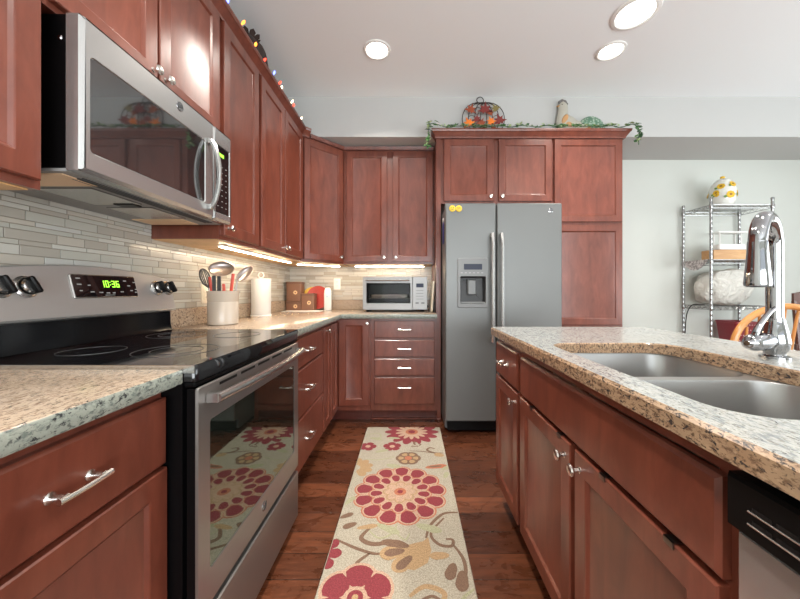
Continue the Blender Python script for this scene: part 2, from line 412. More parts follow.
# ---- upper cabinets on the left wall (fronts at x = -.93)
FU = Fr((-.933, 0, 0), (0, 1, 0)); DU = .333; U0, U1 = 1.39, 2.49
t = thing('wall_cabinet', 'upper cabinet left of the microwave, cropped by the left edge of the photo', 'cabinet', (-.95, .59, U0))
carcass(FU, .36, .816, U0, U1, DU, t); d = door(FU, .374, .803, 1.41, 2.47, t); knob(FU, .41, 1.45, d); under(FU, .36, .816, U0, DU, t)
t = thing('wall_cabinet', 'short two door upper cabinet above the microwave', 'cabinet', (-.95, 1.2, 1.868))
carcass(FU, .820, 1.576, 1.868, U1, DU, t)
d = door(FU, .834, 1.173, 1.885, 2.47, t); knob(FU, 1.150, 1.922, d); d = door(FU, 1.183, 1.556, 1.885, 2.47, t); knob(FU, 1.208, 1.922, d)
t = thing('wall_cabinet', 'tall single door upper cabinet just right of the microwave', 'cabinet', (-.95, 1.79, U0))
carcass(FU, 1.580, 1.976, U0, U1, DU, t); d = door(FU, 1.594, 1.962, 1.41, 2.47, t); knob(FU, 1.630, 1.45, d); under(FU, 1.58, 1.976, U0, DU, t)
t = thing('wall_cabinet', 'tall upper cabinet on the left wall with a pair of narrow doors', 'cabinet', (-.95, 2.4, U0))
carcass(FU, 1.978, 2.789, U0, U1, DU, t); under(FU, 1.978, 2.789, U0, DU, t)
d = door(FU, 1.998, 2.370, 1.41, 2.47, t); knob(FU, 2.345, 1.45, d); d = door(FU, 2.382, 2.773, 1.41, 2.47, t); knob(FU, 2.408, 1.45, d)
# ---- diagonal corner upper
P1, P2 = V((-.933, 2.792, 0)), V((-.632, 3.10, 0)); FD = Fr(P1, P2-P1); LD = (P2-P1).length
t = thing('corner_wall_cabinet', 'diagonal corner upper cabinet with a single tall door', 'cabinet', (-.95, 3.1, U0))
MB().prism(WF, [(-1.266, 2.792), (-.933, 2.792), (-.632, 3.10), (-.632, 3.416), (-1.266, 3.416)], U0, U1).build('carcass', CHERRY, t, smooth=0)
MB().prism(WF, [(-1.255, 2.806), (-.95, 2.806), (-.645, 3.118), (-.645, 3.40), (-1.255, 3.40)], U0-.003, U0).build('bottom_panel', MAPLE, t, smooth=0)
d = door(FD, .016, LD-.016, 1.41, 2.462, t); knob(FD, LD-.043, 1.452, d)
# ---- back wall double upper
FW = Fr((0, 3.10, 0), (1, 0, 0))
t = thing('wall_cabinet', 'two door upper cabinet on the back wall above the toaster oven', 'cabinet', (-.2, 3.1, U0))
carcass(FW, -.628, .233, U0, U1, .316, t); under(FW, -.628, .233, U0, .316, t)
d = door(FW, -.604, -.214, 1.41, 2.462, t); knob(FW, -.243, 1.452, d); d = door(FW, -.160, .222, 1.41, 2.462, t); knob(FW, -.131, 1.452, d)
# ---- crown mouldings
CR = [(.0, -.018), (.009, -.018), (.011, -.006), (.020, .008), (.034, .028), (.040, .032), (.044, .042), (.044, .052), (0, .052)]
mb = MB().sweep(CR, [(-.932, .30), (-.932, 2.786), (-.882, 2.836)], 2.490)
tag(mb.build('crown_molding', CHERRY, loc=(-.95, 1.6, 2.49), smooth=0), 'stepped wood crown along the top of the left wall uppers', 'crown molding')
mb = MB().sweep([(0, -.012), (.022, -.012), (.024, .0), (.028, .018), (0, .018)], [(-.880, 2.8455), (-.632, 3.0995), (.231, 3.0995)], 2.490)
tag(mb.build('crown_molding', CHERRY, loc=(-.6, 3.1, 2.49), smooth=0), 'thin top trim over the diagonal corner and back wall uppers', 'crown molding')

# ---- tall cabinets around the refrigerator (fronts at y = 2.84)
FT = Fr((0, 2.86, 0), (1, 0, 0))
t = thing('fridge_cabinet', 'two door cabinet above the refrigerator with a floor length side panel', 'cabinet', (.75, 2.86, 0))
MB().fbox(FT, .276, 1.262, 1.905, 2.49, -.555, 0).build('carcass', CHERRY, t, smooth=0)
MB().fbox(FT, .236, .275, 0, 2.49, -.556, .02).build('side_panel', CHERRY, t, smooth=0)
MB().box(.236, .28, 2.826, 2.84, 0, .02, .004).build('shoe_molding', CHERRY, t, smooth=0)
d = door(FT, .303, .740, 1.924, 2.47, t); knob(FT, .712, 1.962, d); d = door(FT, .785, 1.254, 1.924, 2.47, t); knob(FT, .813, 1.962, d)
t = thing('pantry_cabinet', 'tall pantry cabinet right of the refrigerator with stacked panelled doors', 'cabinet', (1.57, 2.86, 0))
MB().fbox(FT, 1.264, 1.886, .105, 2.49, -.555, 0).build('carcass', CHERRY, t, smooth=0); toe(FT, 1.264, 1.886, .555, t)
for a, b, k in ((1.742, 2.47, 0), (.834, 1.715, 0), (.125, .810, 1)):
    d = door(FT, 1.276, 1.872, a, b, t)
    if k: knob(FT, 1.31, b-.04, d)
mb = MB().sweep(CR, [(.2355, 2.904), (.2355, 2.8395), (1.8865, 2.8395), (1.8865, 2.904)], 2.490)
tag(mb.build('crown_molding', CHERRY, loc=(1.06, 2.84, 2.49), smooth=0), 'wood crown over the refrigerator and pantry cabinets, ivy lying along it', 'crown molding')

# ---- countertops
CT0, CT1 = .90, .938
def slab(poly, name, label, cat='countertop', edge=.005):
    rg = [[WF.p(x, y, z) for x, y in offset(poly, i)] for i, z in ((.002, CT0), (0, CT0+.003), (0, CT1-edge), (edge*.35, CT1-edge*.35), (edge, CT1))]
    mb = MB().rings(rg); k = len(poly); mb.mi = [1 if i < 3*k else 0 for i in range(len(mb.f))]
    return tag(mb.build(name, [GRANITE_WARM_LIT, GRANITE_GREEN_REFLECT], loc=(poly[0][0], poly[0][1], CT0)), label, cat)
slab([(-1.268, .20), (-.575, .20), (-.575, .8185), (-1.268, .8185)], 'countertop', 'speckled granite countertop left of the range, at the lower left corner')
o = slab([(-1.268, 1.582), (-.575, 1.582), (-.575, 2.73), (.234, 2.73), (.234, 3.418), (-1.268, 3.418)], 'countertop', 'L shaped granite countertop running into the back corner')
mb = MB().box(-1.262, -1.242, 1.582, 3.411, CT1, 1.038, .002).box(-1.242, .234, 3.391, 3.411, CT1, 1.038, .002)
mb.build('granite_upstand', GRANITE_WARM_LIT, o)

# ------------------------------------------------------------------ range
t = thing('range', 'stainless electric range with black glass cooktop and window oven door', 'range', (-.9, 1.2, 0))
RY0, RY1 = .822, 1.578; RX = -.542
RF = Fr((RX, 0, 0), (0, 1, 0))
MB().box(-1.235, -.578, RY0, RY1, .04, .902, .002).build('body', BLACK, t, smooth=0)
for x in (-1.18, -.64):
    for y in (RY0+.04, RY1-.04): MB().lathe((x, y, 0), (0, 0, 1), [(.018, 0), (.018, .008), (.01, .01), (.01, .04)], 12).build('levelling_foot', BLACKPLASTIC, t)
mb = MB().rr(WF, -1.19, RX-.002, RY0, RY1, .012, [(.0, .904), (0, .942), (.003, .947)])
ck = mb.build('cooktop', BLACKGLASS, t)
for (cx, cy, r) in ((-.74, 1.03, .115), (-.74, 1.39, .09), (-1.0, 1.02, .082), (-1.0, 1.39, .105)):
    for q in (r, r*.62) if r > .1 else (r,):
        MB().tube(arc((cx, cy, .9472), q, 0, 2*PI, 48, (1, 0, 0), (0, 1, 0))[:-1], .0011, 4, closed=True).build('burner_ring', RINGMARK, ck)
MB().box(-1.19, RX-.004, RY0-.0025, RY0, .926, .9475, .0008).build('cooktop_trim', STEELH, t, smooth=0)
MB().box(-1.19, RX-.004, RY1, RY1+.0015, .926, .9475, .0006).build('cooktop_trim', STEELH, t, smooth=0)
MB().rr(RF, RY0+.002, RY1-.002, .888, .903, .004, [(0, -.032), (0, -.010), (.004, -.006)]).build('vent_trim', BLACK, t)
# backguard: black riser and leaning stainless panel with an arched top
prof = [(-1.235, .948), (-1.158, .948), (-1.165, .975), (-1.168, 1.05), (-1.235, 1.05)]
FX = FV((0, 0, 0), (1, 0, 0), (0, 0, 1))             # u=x v=z n=-y
MB().prism(FX, prof, -RY1+.002, -RY0-.002).build('backguard_base', BLACKSHINE, t)
BG = FV((-1.135, 0, 1.045), (0, 1, 0), (-.25, 0, 1))   # leaning panel frame
mb = MB(); top = []; nn = 24
for i in range(nn+1):
    q = i/nn; top.append((RY1-(RY1-RY0)*q, .148 + .042*math.sin(PI*q)**.8))
poly = [(RY0, 0), (RY1, 0)] + top
mb.rings([[BG.p(x, y, -.05) for x, y in poly], [BG.p(x, y, -.006) for x, y in poly], [BG.p(x, y, 0) for x, y in offset(poly, .006)]])
bp = mb.build('backguard', PANELSTEEL, t)
mb = MB().rr(BG, 1.106, 1.369, .066, .154, .006, [(0, 0), (0, .003), (.003, .005)]); mb.build('display_bezel', STEELH, bp)
cp = MB().rr(BG, 1.110, 1.365, .070, .150, .005, [(0, .002), (0, .0056)]).build('control_panel', BLACKGLASS, bp)
SEG = {'0': 'abcdef', '1': 'bc', '3': 'abgcd', '6': 'afgedc'}
def digits(F, text, u, v, w, h, n, th):
    mb = MB()
    for ch in text:
        if ch == ':':
            for k in (.3, .7): mb.fbox(F, u, u+th, v+h*k, v+h*k+th, n, n+.0006)
            u += th*2.2; continue
        for s in SEG[ch]:
            a = {'a': (u, u+w, v+h-th, v+h), 'g': (u, u+w, v+h/2-th/2, v+h/2+th/2), 'd': (u, u+w, v, v+th), 'b': (u+w-th, u+w, v+h/2, v+h), 'c': (u+w-th, u+w, v, v+h/2), 'f': (u, u+th, v+h/2, v+h), 'e': (u, u+th, v, v+h/2)}[s]
            mb.fbox(F, a[0], a[1], a[2], a[3], n, n+.0006)
        u += w*1.35
    return mb
digits(BG, '10:36', 1.212, .106, .0135, .026, .0058, .0034).build('clock_digits', GREENLED, cp, smooth=0)
mb = MB(); R = random.Random(2)
for (u, v) in ((1.125, .10), (1.125, .078), (1.13, .055), (1.165, .075), (1.17, .05), (1.205, .048), (1.235, .046), (1.262, .046), (1.30, .05), (1.325, .095), (1.34, .075), (1.35, .055), (1.372, .09), (1.375, .06), (1.372, .048)):
    u = 1.11+(u-1.11)*.93; v += .036
    mb.fbox(BG, u, u+R.uniform(.010, .016), v, v+.004, .0056, .0061)
mb.fbox(BG, 1.22, 1.26, .0745, .0765, .0056, .0061)
mb.build('keypad_print', PAINTMARK, cp, smooth=0)
for u in (.912, .976, 1.482, 1.545):
    mb = MB().lathe(BG.p(u, .106, 0), BG.n, [(.034, 0), (.034, .003), (.027, .006), (.024, .020), (.020, .024)], 20)
    k = mb.build('knob', STEELH, bp)
    g = FV(BG.p(u, .106, .0), (BG.u + BG.v*.35), (BG.v - BG.u*.35))
    MB().rr(g, -.0065, .0065, -.027, .027, .006, [(0, .012), (0, .036), (.003, .040)]).rings([[g.p(.026*math.cos(a), .026*math.sin(a), n) for a in [2*PI*j/20 for j in range(20)]] for n in (.006, .018)]).build('knob_grip', BLACK, k)
# oven door
dr = MB().plate(RF, rrect(RY0+.004, RY1-.004, .285, .886, .008, 3), [rrect(RY0+.058, RY1-.058, .380, .785, .008, 3)], -.006, .0, b=.003, hb=.002).build('oven_door', RANGESTEEL, t)
MB().fbox(RF, RY0+.006, RY1-.006, .287, .884, -.029, -.0062).build('door_core', BLACK, dr, smooth=0)
MB().rr(RF, RY0+.058, RY1-.058, .380, .785, .008, [(.0005, -.0062), (.0005, -.0025)]).build('oven_window', OVENGLASS, dr)
mb = MB()
for i in range(5): mb.fbox(RF, RY0+.10+i*.118, RY0+.10+i*.118+.092, .868, .876, -.002, .0008)
mb.build('vent_slot', BLACKPLASTIC, dr, smooth=0)
mb = MB(); pts = []
for i in range(13):
    q = i/12; u = RY0+.040+(RY1-RY0-.066)*q; e = min(q, 1-q)
    pts.append(RF.p(u, .850, .028+.018*math.sin(PI*q)))
mb.tube(pts, .0135, 12)
for u in (RY0+.048, RY1-.036): mb.fbox(RF, u-.011, u+.011, .838, .862, -.001, .034, .003)
mb.build('handle', STEELH, dr)
def emblem(F, u, v, r, n, par, name='emblem', ring=CHROME):
    o = MB().rings([[F.p(u+q*math.cos(a), v+q*math.sin(a), m) for a in [2*PI*j/28 for j in range(28)]] for q, m in ((r, n), (r, n+.0015), (r*.96, n+.002))]).build(name, ring, par)
    mb = MB()
    mb.tube([F.p(u+r*.80*math.cos(a), v+r*.80*math.sin(a), n+.0022) for a in [2*PI*j/24 for j in range(24)]], r*.05, 4, closed=True)
    for sx in (-1, 1):
        pts = [F.p(u + sx*r*.28 + r*.26*math.cos(a)*(1-.05*a), v + sx*r*.08 + r*.42*math.sin(a)*(1-.05*a), n+.0024) for a in [-.5 + i*.5 for i in range(12)]]
        mb.tube(pts, r*.06, 4)
    mb.tube([F.p(u+q*r*.5, v-r*.15+.12*r*math.sin(q*4), n+.0024) for q in (-1, -.5, 0, .5, 1)], r*.05, 4)
    mb.build('emblem_script', DARKGREY, o)
    return o
emblem(RF, 1.205, .335, .018, 0, dr)
MB().rr(RF, RY0+.004, RY1-.004, .045, .262, .006, [(0, -.03), (0, -.005), (.004, 0)]).build('storage_drawer', RANGESTEEL, t)

# ------------------------------------------------------------------ microwave
t = thing('microwave', 'stainless over the range microwave with dark window and bowed handle', 'microwave', (-1.05, 1.2, 1.451))
MY0, MY1, MX, MZ0, MZ1 = .843, 1.552, -.855, 1.451, 1.864
MF = Fr((MX, 0, 0), (0, 1, 0))
MB().box(-1.264, -.893, MY0+.004, MY1-.004, MZ0+.008, MZ1, .002).build('body', BLACK, t, smooth=0)
MB().lathe((-.915, MY0+.004, 1.80), (0, -1, 0), [(.007, 0), (.007, .002), (.004, .004)], 10).build('screw', CHROME, t)
SP = 1.415
def panel(u0, u1, hole):
    o = rrect(u0, u1, MZ0, MZ1, .004, 2)
    return MB().plate(MF, o, [hole] if hole else [], -.042, 0, b=.010, hb=.003)
d = panel(MY0, SP-.002, rrect(.868, 1.352, 1.508, 1.764, .01, 4)).build('door', STEEL, t)
MB().rr(MF, .868, 1.352, 1.508, 1.764, .01, [(.0005, -.03), (.0005, -.003)]).build('window', MWGLASS, d)
mb = MB(); pts = [MF.p(1.375, 1.49 + .285*q, .012 + .034*math.sin(PI*q)**.7) for q in [i/14 for i in range(15)]]
mb.tube(pts, [.011]+[.010]*13+[.011], 10)
for v in (1.493, 1.772): mb.fbox(MF, 1.364, 1.386, v-.010, v+.010, -.001, .016, .003)
mb.build('handle', STEELH, d)
emblem(MF, 1.203, 1.822, .017, 0, d)
c = panel(SP, MY1, rrect(SP+.004, MY1-.02, 1.488, 1.79, .004, 2)).build('control_panel', STEEL, t)
g = MB().rr(MF, SP+.004, MY1-.02, 1.488, 1.79, .004, [(.0005, -.03), (.0005, -.002)]).build('keypad', BLACKGLASS, t)
MB().fbox(MF, SP+.03, SP+.075, 1.744, 1.758, -.002, -.0012).build('clock_digits', GREENLED, g, smooth=0)
for i in range(8):
    for j in range(3): MB().fbox(MF, SP+.025+j*.032, SP+.025+j*.032+.008, 1.515+i*.026, 1.518+i*.026, -.002, -.0014).build('key', PAINTMARK, g, smooth=0)
b_ = MB().box(-1.262, -.90, MY0+.006, MY1-.006, MZ0, MZ0+.008).build('underside', MIDGREY, t, smooth=0)
for y0 in (.985, 1.215):
    mb = MB().box(-1.14, -.97, y0, y0+.185, MZ0-.004, MZ0)
    mb.build('grease_filter', STEELH, b_, smooth=0)
for x0, x1, y0, y1 in ((-1.16, -.93, .865, .965), (-1.22, -1.0, 1.42, 1.53)): MB().box(x0, x1, y0, y1, MZ0-.003, MZ0).build('lamp_cover', TANCOVER, b_, smooth=0)
mb = MB()
for k in range(3): mb.box(-.945+k*.014, -.939+k*.014, MY0+.06, MY1-.06, MZ0-.003, MZ0)
mb.build('air_slot', DARKGREY, b_, smooth=0)
MB().box(-1.06, -.99, 1.155, 1.195, MZ0-.007, MZ0, .002).build('filter_latch', BLACKPLASTIC, b_, smooth=0)

# ------------------------------------------------------------------ under-cabinet light bars
def light_bar(a, b, w, label):
    a = V(a); b = V(b); t = thing('under_cabinet_light', label, 'light', (a+b)/2, 'under cabinet light bars')
    F = FV(a, b-a, V((0, 0, 1)).cross(b-a)); n = (b-a).length
    MB().fbox(F, 0, n, -w/2-.004, w/2+.004, -.009, -.0005).build('housing', WHITE, t, smooth=0)
    MB().fbox(F, .006, n-.006, -w/2, w/2, -.013, -.009, .001).build('diffuser', LED, t, smooth=0)
ZL = U0 - .0035
light_bar((-1.03, 1.76, ZL), (-1.03, 2.78, ZL), .022, 'long light bar glowing under the left wall uppers')
light_bar((-1.03, 2.96, ZL), (-.70, 3.24, ZL), .022, 'light bar glowing under the diagonal corner cabinet')
light_bar((-.55, 3.24, ZL), (.15, 3.24, ZL), .022, 'light bar glowing under the back wall uppers')

# ------------------------------------------------------------------ refrigerator
t = thing('refrigerator', 'grey two door side by side refrigerator with ice dispenser', 'refrigerator', (.734, 2.98, 0))
FX0, FX1, FS = .281, 1.196, .681
FF = Fr((0, 2.60, 0), (1, 0, 0))
MB().box(FX0+.004, FX1-.004, 2.60, 3.36, .03, 1.80, .004).build('body', SLATESIDE, t, smooth=0)
MB().box(FX0+.02, FX1-.02, 2.575, 2.62, .02, .098, .004).build('base_grille', BLACKPLASTIC, t, smooth=0)
for x in (FX0+.06, FX1-.06):
    for y in (2.64, 3.3): MB().lathe((x, y-.015, .02), (0, 1, 0), [(.02, 0), (.02, .03)], 12).build('roller', BLACKPLASTIC, t)
    MB().box(x-.04, x+.04, 2.56, 2.66, 1.80, 1.822, .004).build('hinge_cover', DARKGREY, t, smooth=0)
dl = MB().plate(FF, rrect(FX0, FS-.003, .11, 1.822, .012, 4), [rrect(.395, .598, 1.032, 1.250, .012, 4)], .006, .07, b=.008, hb=.001).build('freezer_door', SLATE, t)
rd = MB().rr(FF, FS+.003, FX1, .11, 1.822, .012, [(0, .006), (0, .062), (.008, .07)], 4).build('fridge_door', SLATE, t)
for par, u in ((dl, .643), (rd, .716)):
    mb = MB(); pts = [FF.p(u, .74+.84*q, .070+.050*min(1, 6*min(q, 1-q)+.55)) for q in [i/16 for i in range(17)]]
    mb.tube(pts, .0145, 10)
    for v in (.755, 1.565): mb.fbox(FF, u-.012, u+.012, v-.018, v+.018, .069, .105, .003)
    mb.build('handle', STEEL, par)
dp = MB().plate(FF, rrect(.376, .616, 1.002, 1.392, .016, 4), [rrect(.397, .596, 1.034, 1.248, .010, 4)], .069, .078, b=.004, hb=.002).build('dispenser', GREYPLASTIC, dl)
mb = MB(); rin = rrect(.397, .596, 1.034, 1.248, .01, 4)
mb.rings([[FF.p(x, y, .074) for x, y in rin], [FF.p(x, y, .012) for x, y in offset(rin, .012)]], False, True)
mb.build('dispenser_recess', DARKGREY, dp)
MB().rr(FF, .425, .567, 1.30, 1.345, .004, [(0, .077), (0, .0792)]).build('display', BLUELED, dp)
mb = MB()
for i in range(6): mb.fbox(FF, .40+i*.032, .416+i*.032, 1.272, 1.278, .0778, .0786)
mb.build('button_print', PAINTMARK, dp, smooth=0)
MB().fbox(FF, .40, .593, 1.036, 1.048, .02, .072, .003).build('drip_tray', GREYPLASTIC, dp, smooth=0)
MB().loops(FF, .456, .530, 1.10, 1.225, [(0, .03), (.004, .045), (.010, .052)]).build('paddle', GREYPLASTIC, dp, smooth=0)
emblem(FF, 1.105, 1.765, .020, .0695, rd)
YEL = mat('magnet_yellow', (.85, .56, .04), .4)
for u, lab, k in ((.335, 'yellow round face magnet nearer the left edge of the refrigerator', 0), (.386, 'yellow round face magnet, the right one of the touching pair', 1)):
    o = thing('fridge_magnet', lab, 'magnet', FF.p(u, 1.778, .070), 'yellow face magnets')
    MB().rings([[FF.p(u+q*math.cos(a), 1.778+q*math.sin(a), m) for a in [2*PI*j/24 for j in range(24)]] for q, m in ((.024, .0702), (.025, .075), (.020, .078))]).build('disc', YEL, o)
    mb = MB()
    for s in (-1, 1): mb.fbox(FF, u+s*.008-.003, u+s*.008+.003, 1.781, 1.787, .078, .0786)
    mb.tube([FF.p(u+.010*math.cos(a), 1.775+(1-2*k)*.006*math.sin(a), .0783) for a in [PI+PI*i/8 for i in range(9)]], .0013, 5)
    mb.build('face_marking', WALNUT, o)
NAVY = mat('navy_cloth', (.02, .02, .12), .8)
o = thing('oven_mitt', 'dark blue item hanging on the left side of the refrigerator', 'mitt', (.262, 2.66, 1.62))
mb = MB(); F = FV((.284, 2.63, 1.52), (0, 1, 0), (0, 0, 1)); G = Fr((.284, 2.63, 1.50), (0, -1, 0))
mb.rr(G, -.10, -.005, .02, .20, .035, [(.012, .001), (0, .003), (0, .0055), (.012, .008)], 5)
mb.build('mitt_body', NAVY, o)
MB().tube([G.p(-.05, .195, .004), G.p(-.045, .225, .004), G.p(-.06, .225, .004), G.p(-.055, .195, .004)], .002, 6).build('hanging_loop', WHITE, o)
MB().rr(G, -.08, -.03, .208, .235, .004, [(0, .001), (0, .007)]).build('magnet_clip', WHITE, o)

# ------------------------------------------------------------------ island (fronts at x = .465)
FI = Fr((.485, 0, 0), (0, -1, 0)); DI = .61
def fi(y): return -y
t = thing('island_cabinet', 'island cabinet at the far end, a small drawer over a narrow door', 'cabinet', (.79, 1.57, 0))
carcass(FI, -1.752, -1.384, .105, BT, DI, t); toe(FI, -1.752, -1.384, DI, t)
drawer(FI, -1.738, -1.398, .702, .866, t, span=.075); d = door(FI, -1.738, -1.398, .122, .690, t); knob(FI, -1.43, .645, d)
t = thing('sink_cabinet', 'wide island sink base cabinet with false front and two doors', 'cabinet', (.79, .92, 0))
mb = MB()
for a, b in ((-1.382, -1.364), (-.486, -.468)): mb.fbox(FI, a, b, .105, .893, -DI, -.018)
mb.fbox(FI, -1.364, -.486, .105, .123, -DI, -.018).fbox(FI, -1.364, -.486, .123, BT, -DI, -DI+.012)
mb.fbox(FI, -1.382, -.468, .86, .893, -.018, 0).fbox(FI, -1.382, -.468, .105, .13, -.018, 0).fbox(FI, -1.364, -.486, .698, .712, -.018, -.0002)
for a, b in ((-1.382, -1.345), (-.505, -.468), (-.945, -.905)): mb.fbox(FI, a, b, .13, .86, -.018, -.0002)
mb.build('carcass', CHERRY, t, smooth=0); toe(FI, -1.382, -.468, DI, t)
MB().loops(FI, -1.362, -.486, .702, .857, SLAB).build('false_front', CHERRY, t, smooth=0)
d1 = door(FI, -1.362, -.938, .122, .690, t); knob(FI, -.968, .645, d1)
d2 = door(FI, -.912, -.488, .122, .690, t); knob(FI, -.884, .645, d2)
def door_bar(ya, yb, label):
    t = thing('towel_bar', label, 'towel bar', (.475, (ya+yb)/2, .69), 'towel bars hooked over the sink cabinet doors')
    for y in (ya, yb):
        mb = MB()
        mb.box(.4625, .4645, y-.011, y+.011, .681, .6935).box(.4625, .4885, y-.011, y+.011, .6915, .6935).box(.4865, .4885, y-.011, y+.011, .60, .6935)
        mb.build('hook', BRONZE, t, smooth=0)
    MB().tube([(.4925, ya+.02, .64), (.4925, yb-.02, .64)], .004, 8).build('bar', NICKEL, t)
door_bar(1.235, 1.005, 'metal towel bar hooked over the left sink cabinet door')
door_bar(.778, .578, 'metal towel bar hooked over the right sink cabinet door')

t = thing('dishwasher', 'dishwasher with black vented control strip and stainless door in the island', 'dishwasher', (.79, .16, 0))
MB().fbox(FI, -.455, .145, .10, .885, -.56, -.01).build('body', DARKGREY, t, smooth=0)
MB().fbox(FI, -.455, .145, 0, .10, -.5, -.06).build('toe_kick', BLACKPLASTIC, t, smooth=0)
c = MB().loops(FI, -.462, .150, .805, .880, [(0, -.01), (0, .028), (.004, .034)]).build('control_strip', BLACKPLASTIC, t, smooth=0)
mb = MB()
for v in (.828, .845):
    for i in range(12): mb.fbox(FI, -.425+i*.028, -.401+i*.028, v, v+.006, .0335, .0344)
mb.build('vent_slot', BLACKGLASS, c, smooth=0)
mb = MB()
for v in (.8265, .8435): mb.tube([FI.p(-.43, v, .035), FI.p(-.085, v, .035)], .0012, 5)
mb.build('slot_trim', STEELH, c)
MB().loops(FI, -.458, .148, .12, .803, [(0, -.01), (0, .018), (.005, .023)]).build('door', STEEL, t, smooth=0)

o = thing('island_surround', 'wood back and end panelling of the island, below the granite', 'panel', (1.11, .8, 0))
MB().box(1.098, 1.116, -.16, 1.756, .0, BT).build('back_panel', CHERRY, o, smooth=0)
MB().box(.487, 1.098, -.178, -.16, .0, BT).build('end_panel', CHERRY, o, smooth=0)

IX0, IX1, IY0, IY1 = .44, 1.29, -.25, 1.778
SX0, SX1, SY0, SY1 = .520, .962, .50, 1.225
outer = rrect(IX0, IX1, IY0, IY1, .035, 6)
cut = []
for a, b in rrect(SX0, SX1, SY0, SY1, .085, 7): cut.append((a, b))
cut = offset(cut, 0)
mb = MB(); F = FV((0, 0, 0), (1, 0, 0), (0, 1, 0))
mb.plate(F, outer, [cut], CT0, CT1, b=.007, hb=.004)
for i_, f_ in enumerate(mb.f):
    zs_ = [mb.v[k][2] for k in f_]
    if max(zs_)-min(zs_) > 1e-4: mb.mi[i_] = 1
tag(mb.build('countertop', [GRANITE_GREY, GRANITE_TAN_REFLECT], loc=(IX0, IY1, CT0)), 'pale speckled granite island countertop with the sink cutout', 'countertop')
# sink: two bowls hung under the cutout
t = thing('sink', 'undermount stainless double bowl sink in the island', 'sink', (.74, .86, .70))
DV = .875
rimz = CT0 - .0008
bowls = [(SX0-.006, SX1+.006, DV+.014, SY1+.006), (SX0-.006, SX1+.006, SY0-.006, DV-.014)]
hs = [rrect(a+.002, b-.002, c_+.002, d_-.002, .075, 7) for a, b, c_, d_ in bowls]
MB().plate(WF, rrect(SX0-.022, SX1+.022, SY0-.014, SY1+.022, .09, 7), hs, rimz-.003, rimz-.012+.0115, b=.0005).build('rim', SINKSTEEL, t)
for (a, b, c_, d_), dep in zip(bowls, (.17, .20)):
    rg = []
    for i, z in ((.002, rimz-.001), (.004, rimz-.006), (.010, rimz-dep*.6), (.016, rimz-dep+.03), (.026, rimz-dep+.010), (.05, rimz-dep), (.049, rimz-dep-.0015), (.024, rimz-dep+.008), (.014, rimz-dep+.03), (.008, rimz-dep*.6), (.0, rimz-.006)):
        rg.append([V((x, y, z)) for x, y in rrect(a+i, b-i, c_+i, d_-i, .075, 7)])
    mb = MB().rings(rg[:6], False, True).rings(rg[6:], True, False)
    o = mb.build('bowl', SINKSTEEL, t)
    MB().lathe(((a+b)/2, (c_+d_)/2, rimz-dep+.0002), (0, 0, 1), [(.045, 0), (.045, .003), (.036, .004), (.030, .001), (.004, .001)], 24).build('drain', CHROME, o)

# faucet
fx, fy = 1.083, .958
t = thing('faucet', 'tall chrome gooseneck pull down faucet behind the sink', 'faucet', (fx, fy, CT1))
MB().lathe((fx, fy, CT1), (0, 0, 1), [(.034, 0), (.034, .006), (.024, .010), (.024, .018), (.031, .028), (.034, .048), (.030, .075), (.025, .098), (.0225, .108), (.0225, .114), (.0205, .116), (.0205, .120)], 28).build('body', CHROME, t)
dx, dy = -.83, -.475
top = 1.264; r = .08
pts = [V((fx, fy, CT1+.10 + (top-CT1-.10)*i/6)) for i in range(7)]
pts += arc((fx+dx*r, fy+dy*r, top), r, 0, PI, 18, (-dx, -dy, 0), (0, 0, 1))[1:]
MB().tube(pts, .0195, 18).build('spout', CHROME, t)
hx, hy = fx+2*dx*r, fy+2*dy*r
MB().lathe((hx, hy, 1.272), (0, 0, -1), [(.0198, 0), (.0205, .004), (.0215, .03), (.0245, .07), (.028, .115), (.027, .122), (.024, .124)], 24).build('spray_head', CHROME, t)
MB().lathe((hx, hy, 1.1485), (0, 0, -1), [(.023, 0), (.023, .002), (.010, .003)], 20).build('nozzle', DARKGREY, t)
h_ = MB().lathe((fx-.02, fy-.008, CT1+.052), (-.95, -.3, -.02), [(.020, 0), (.024, .02), (.026, .05), (.024, .085), (.017, .104), (.007, .112)], 20).build('handle_hub', CHROME, t)
MB().tube(spline([(fx-.10, fy-.035, CT1+.062), (fx-.085, fy-.034, CT1+.095), (fx-.05, fy-.030, CT1+.135), (fx-.03, fy-.028, CT1+.148)]), [.0085-.00018*i for i in range(19)], 10).build('lever', CHROME, h_)

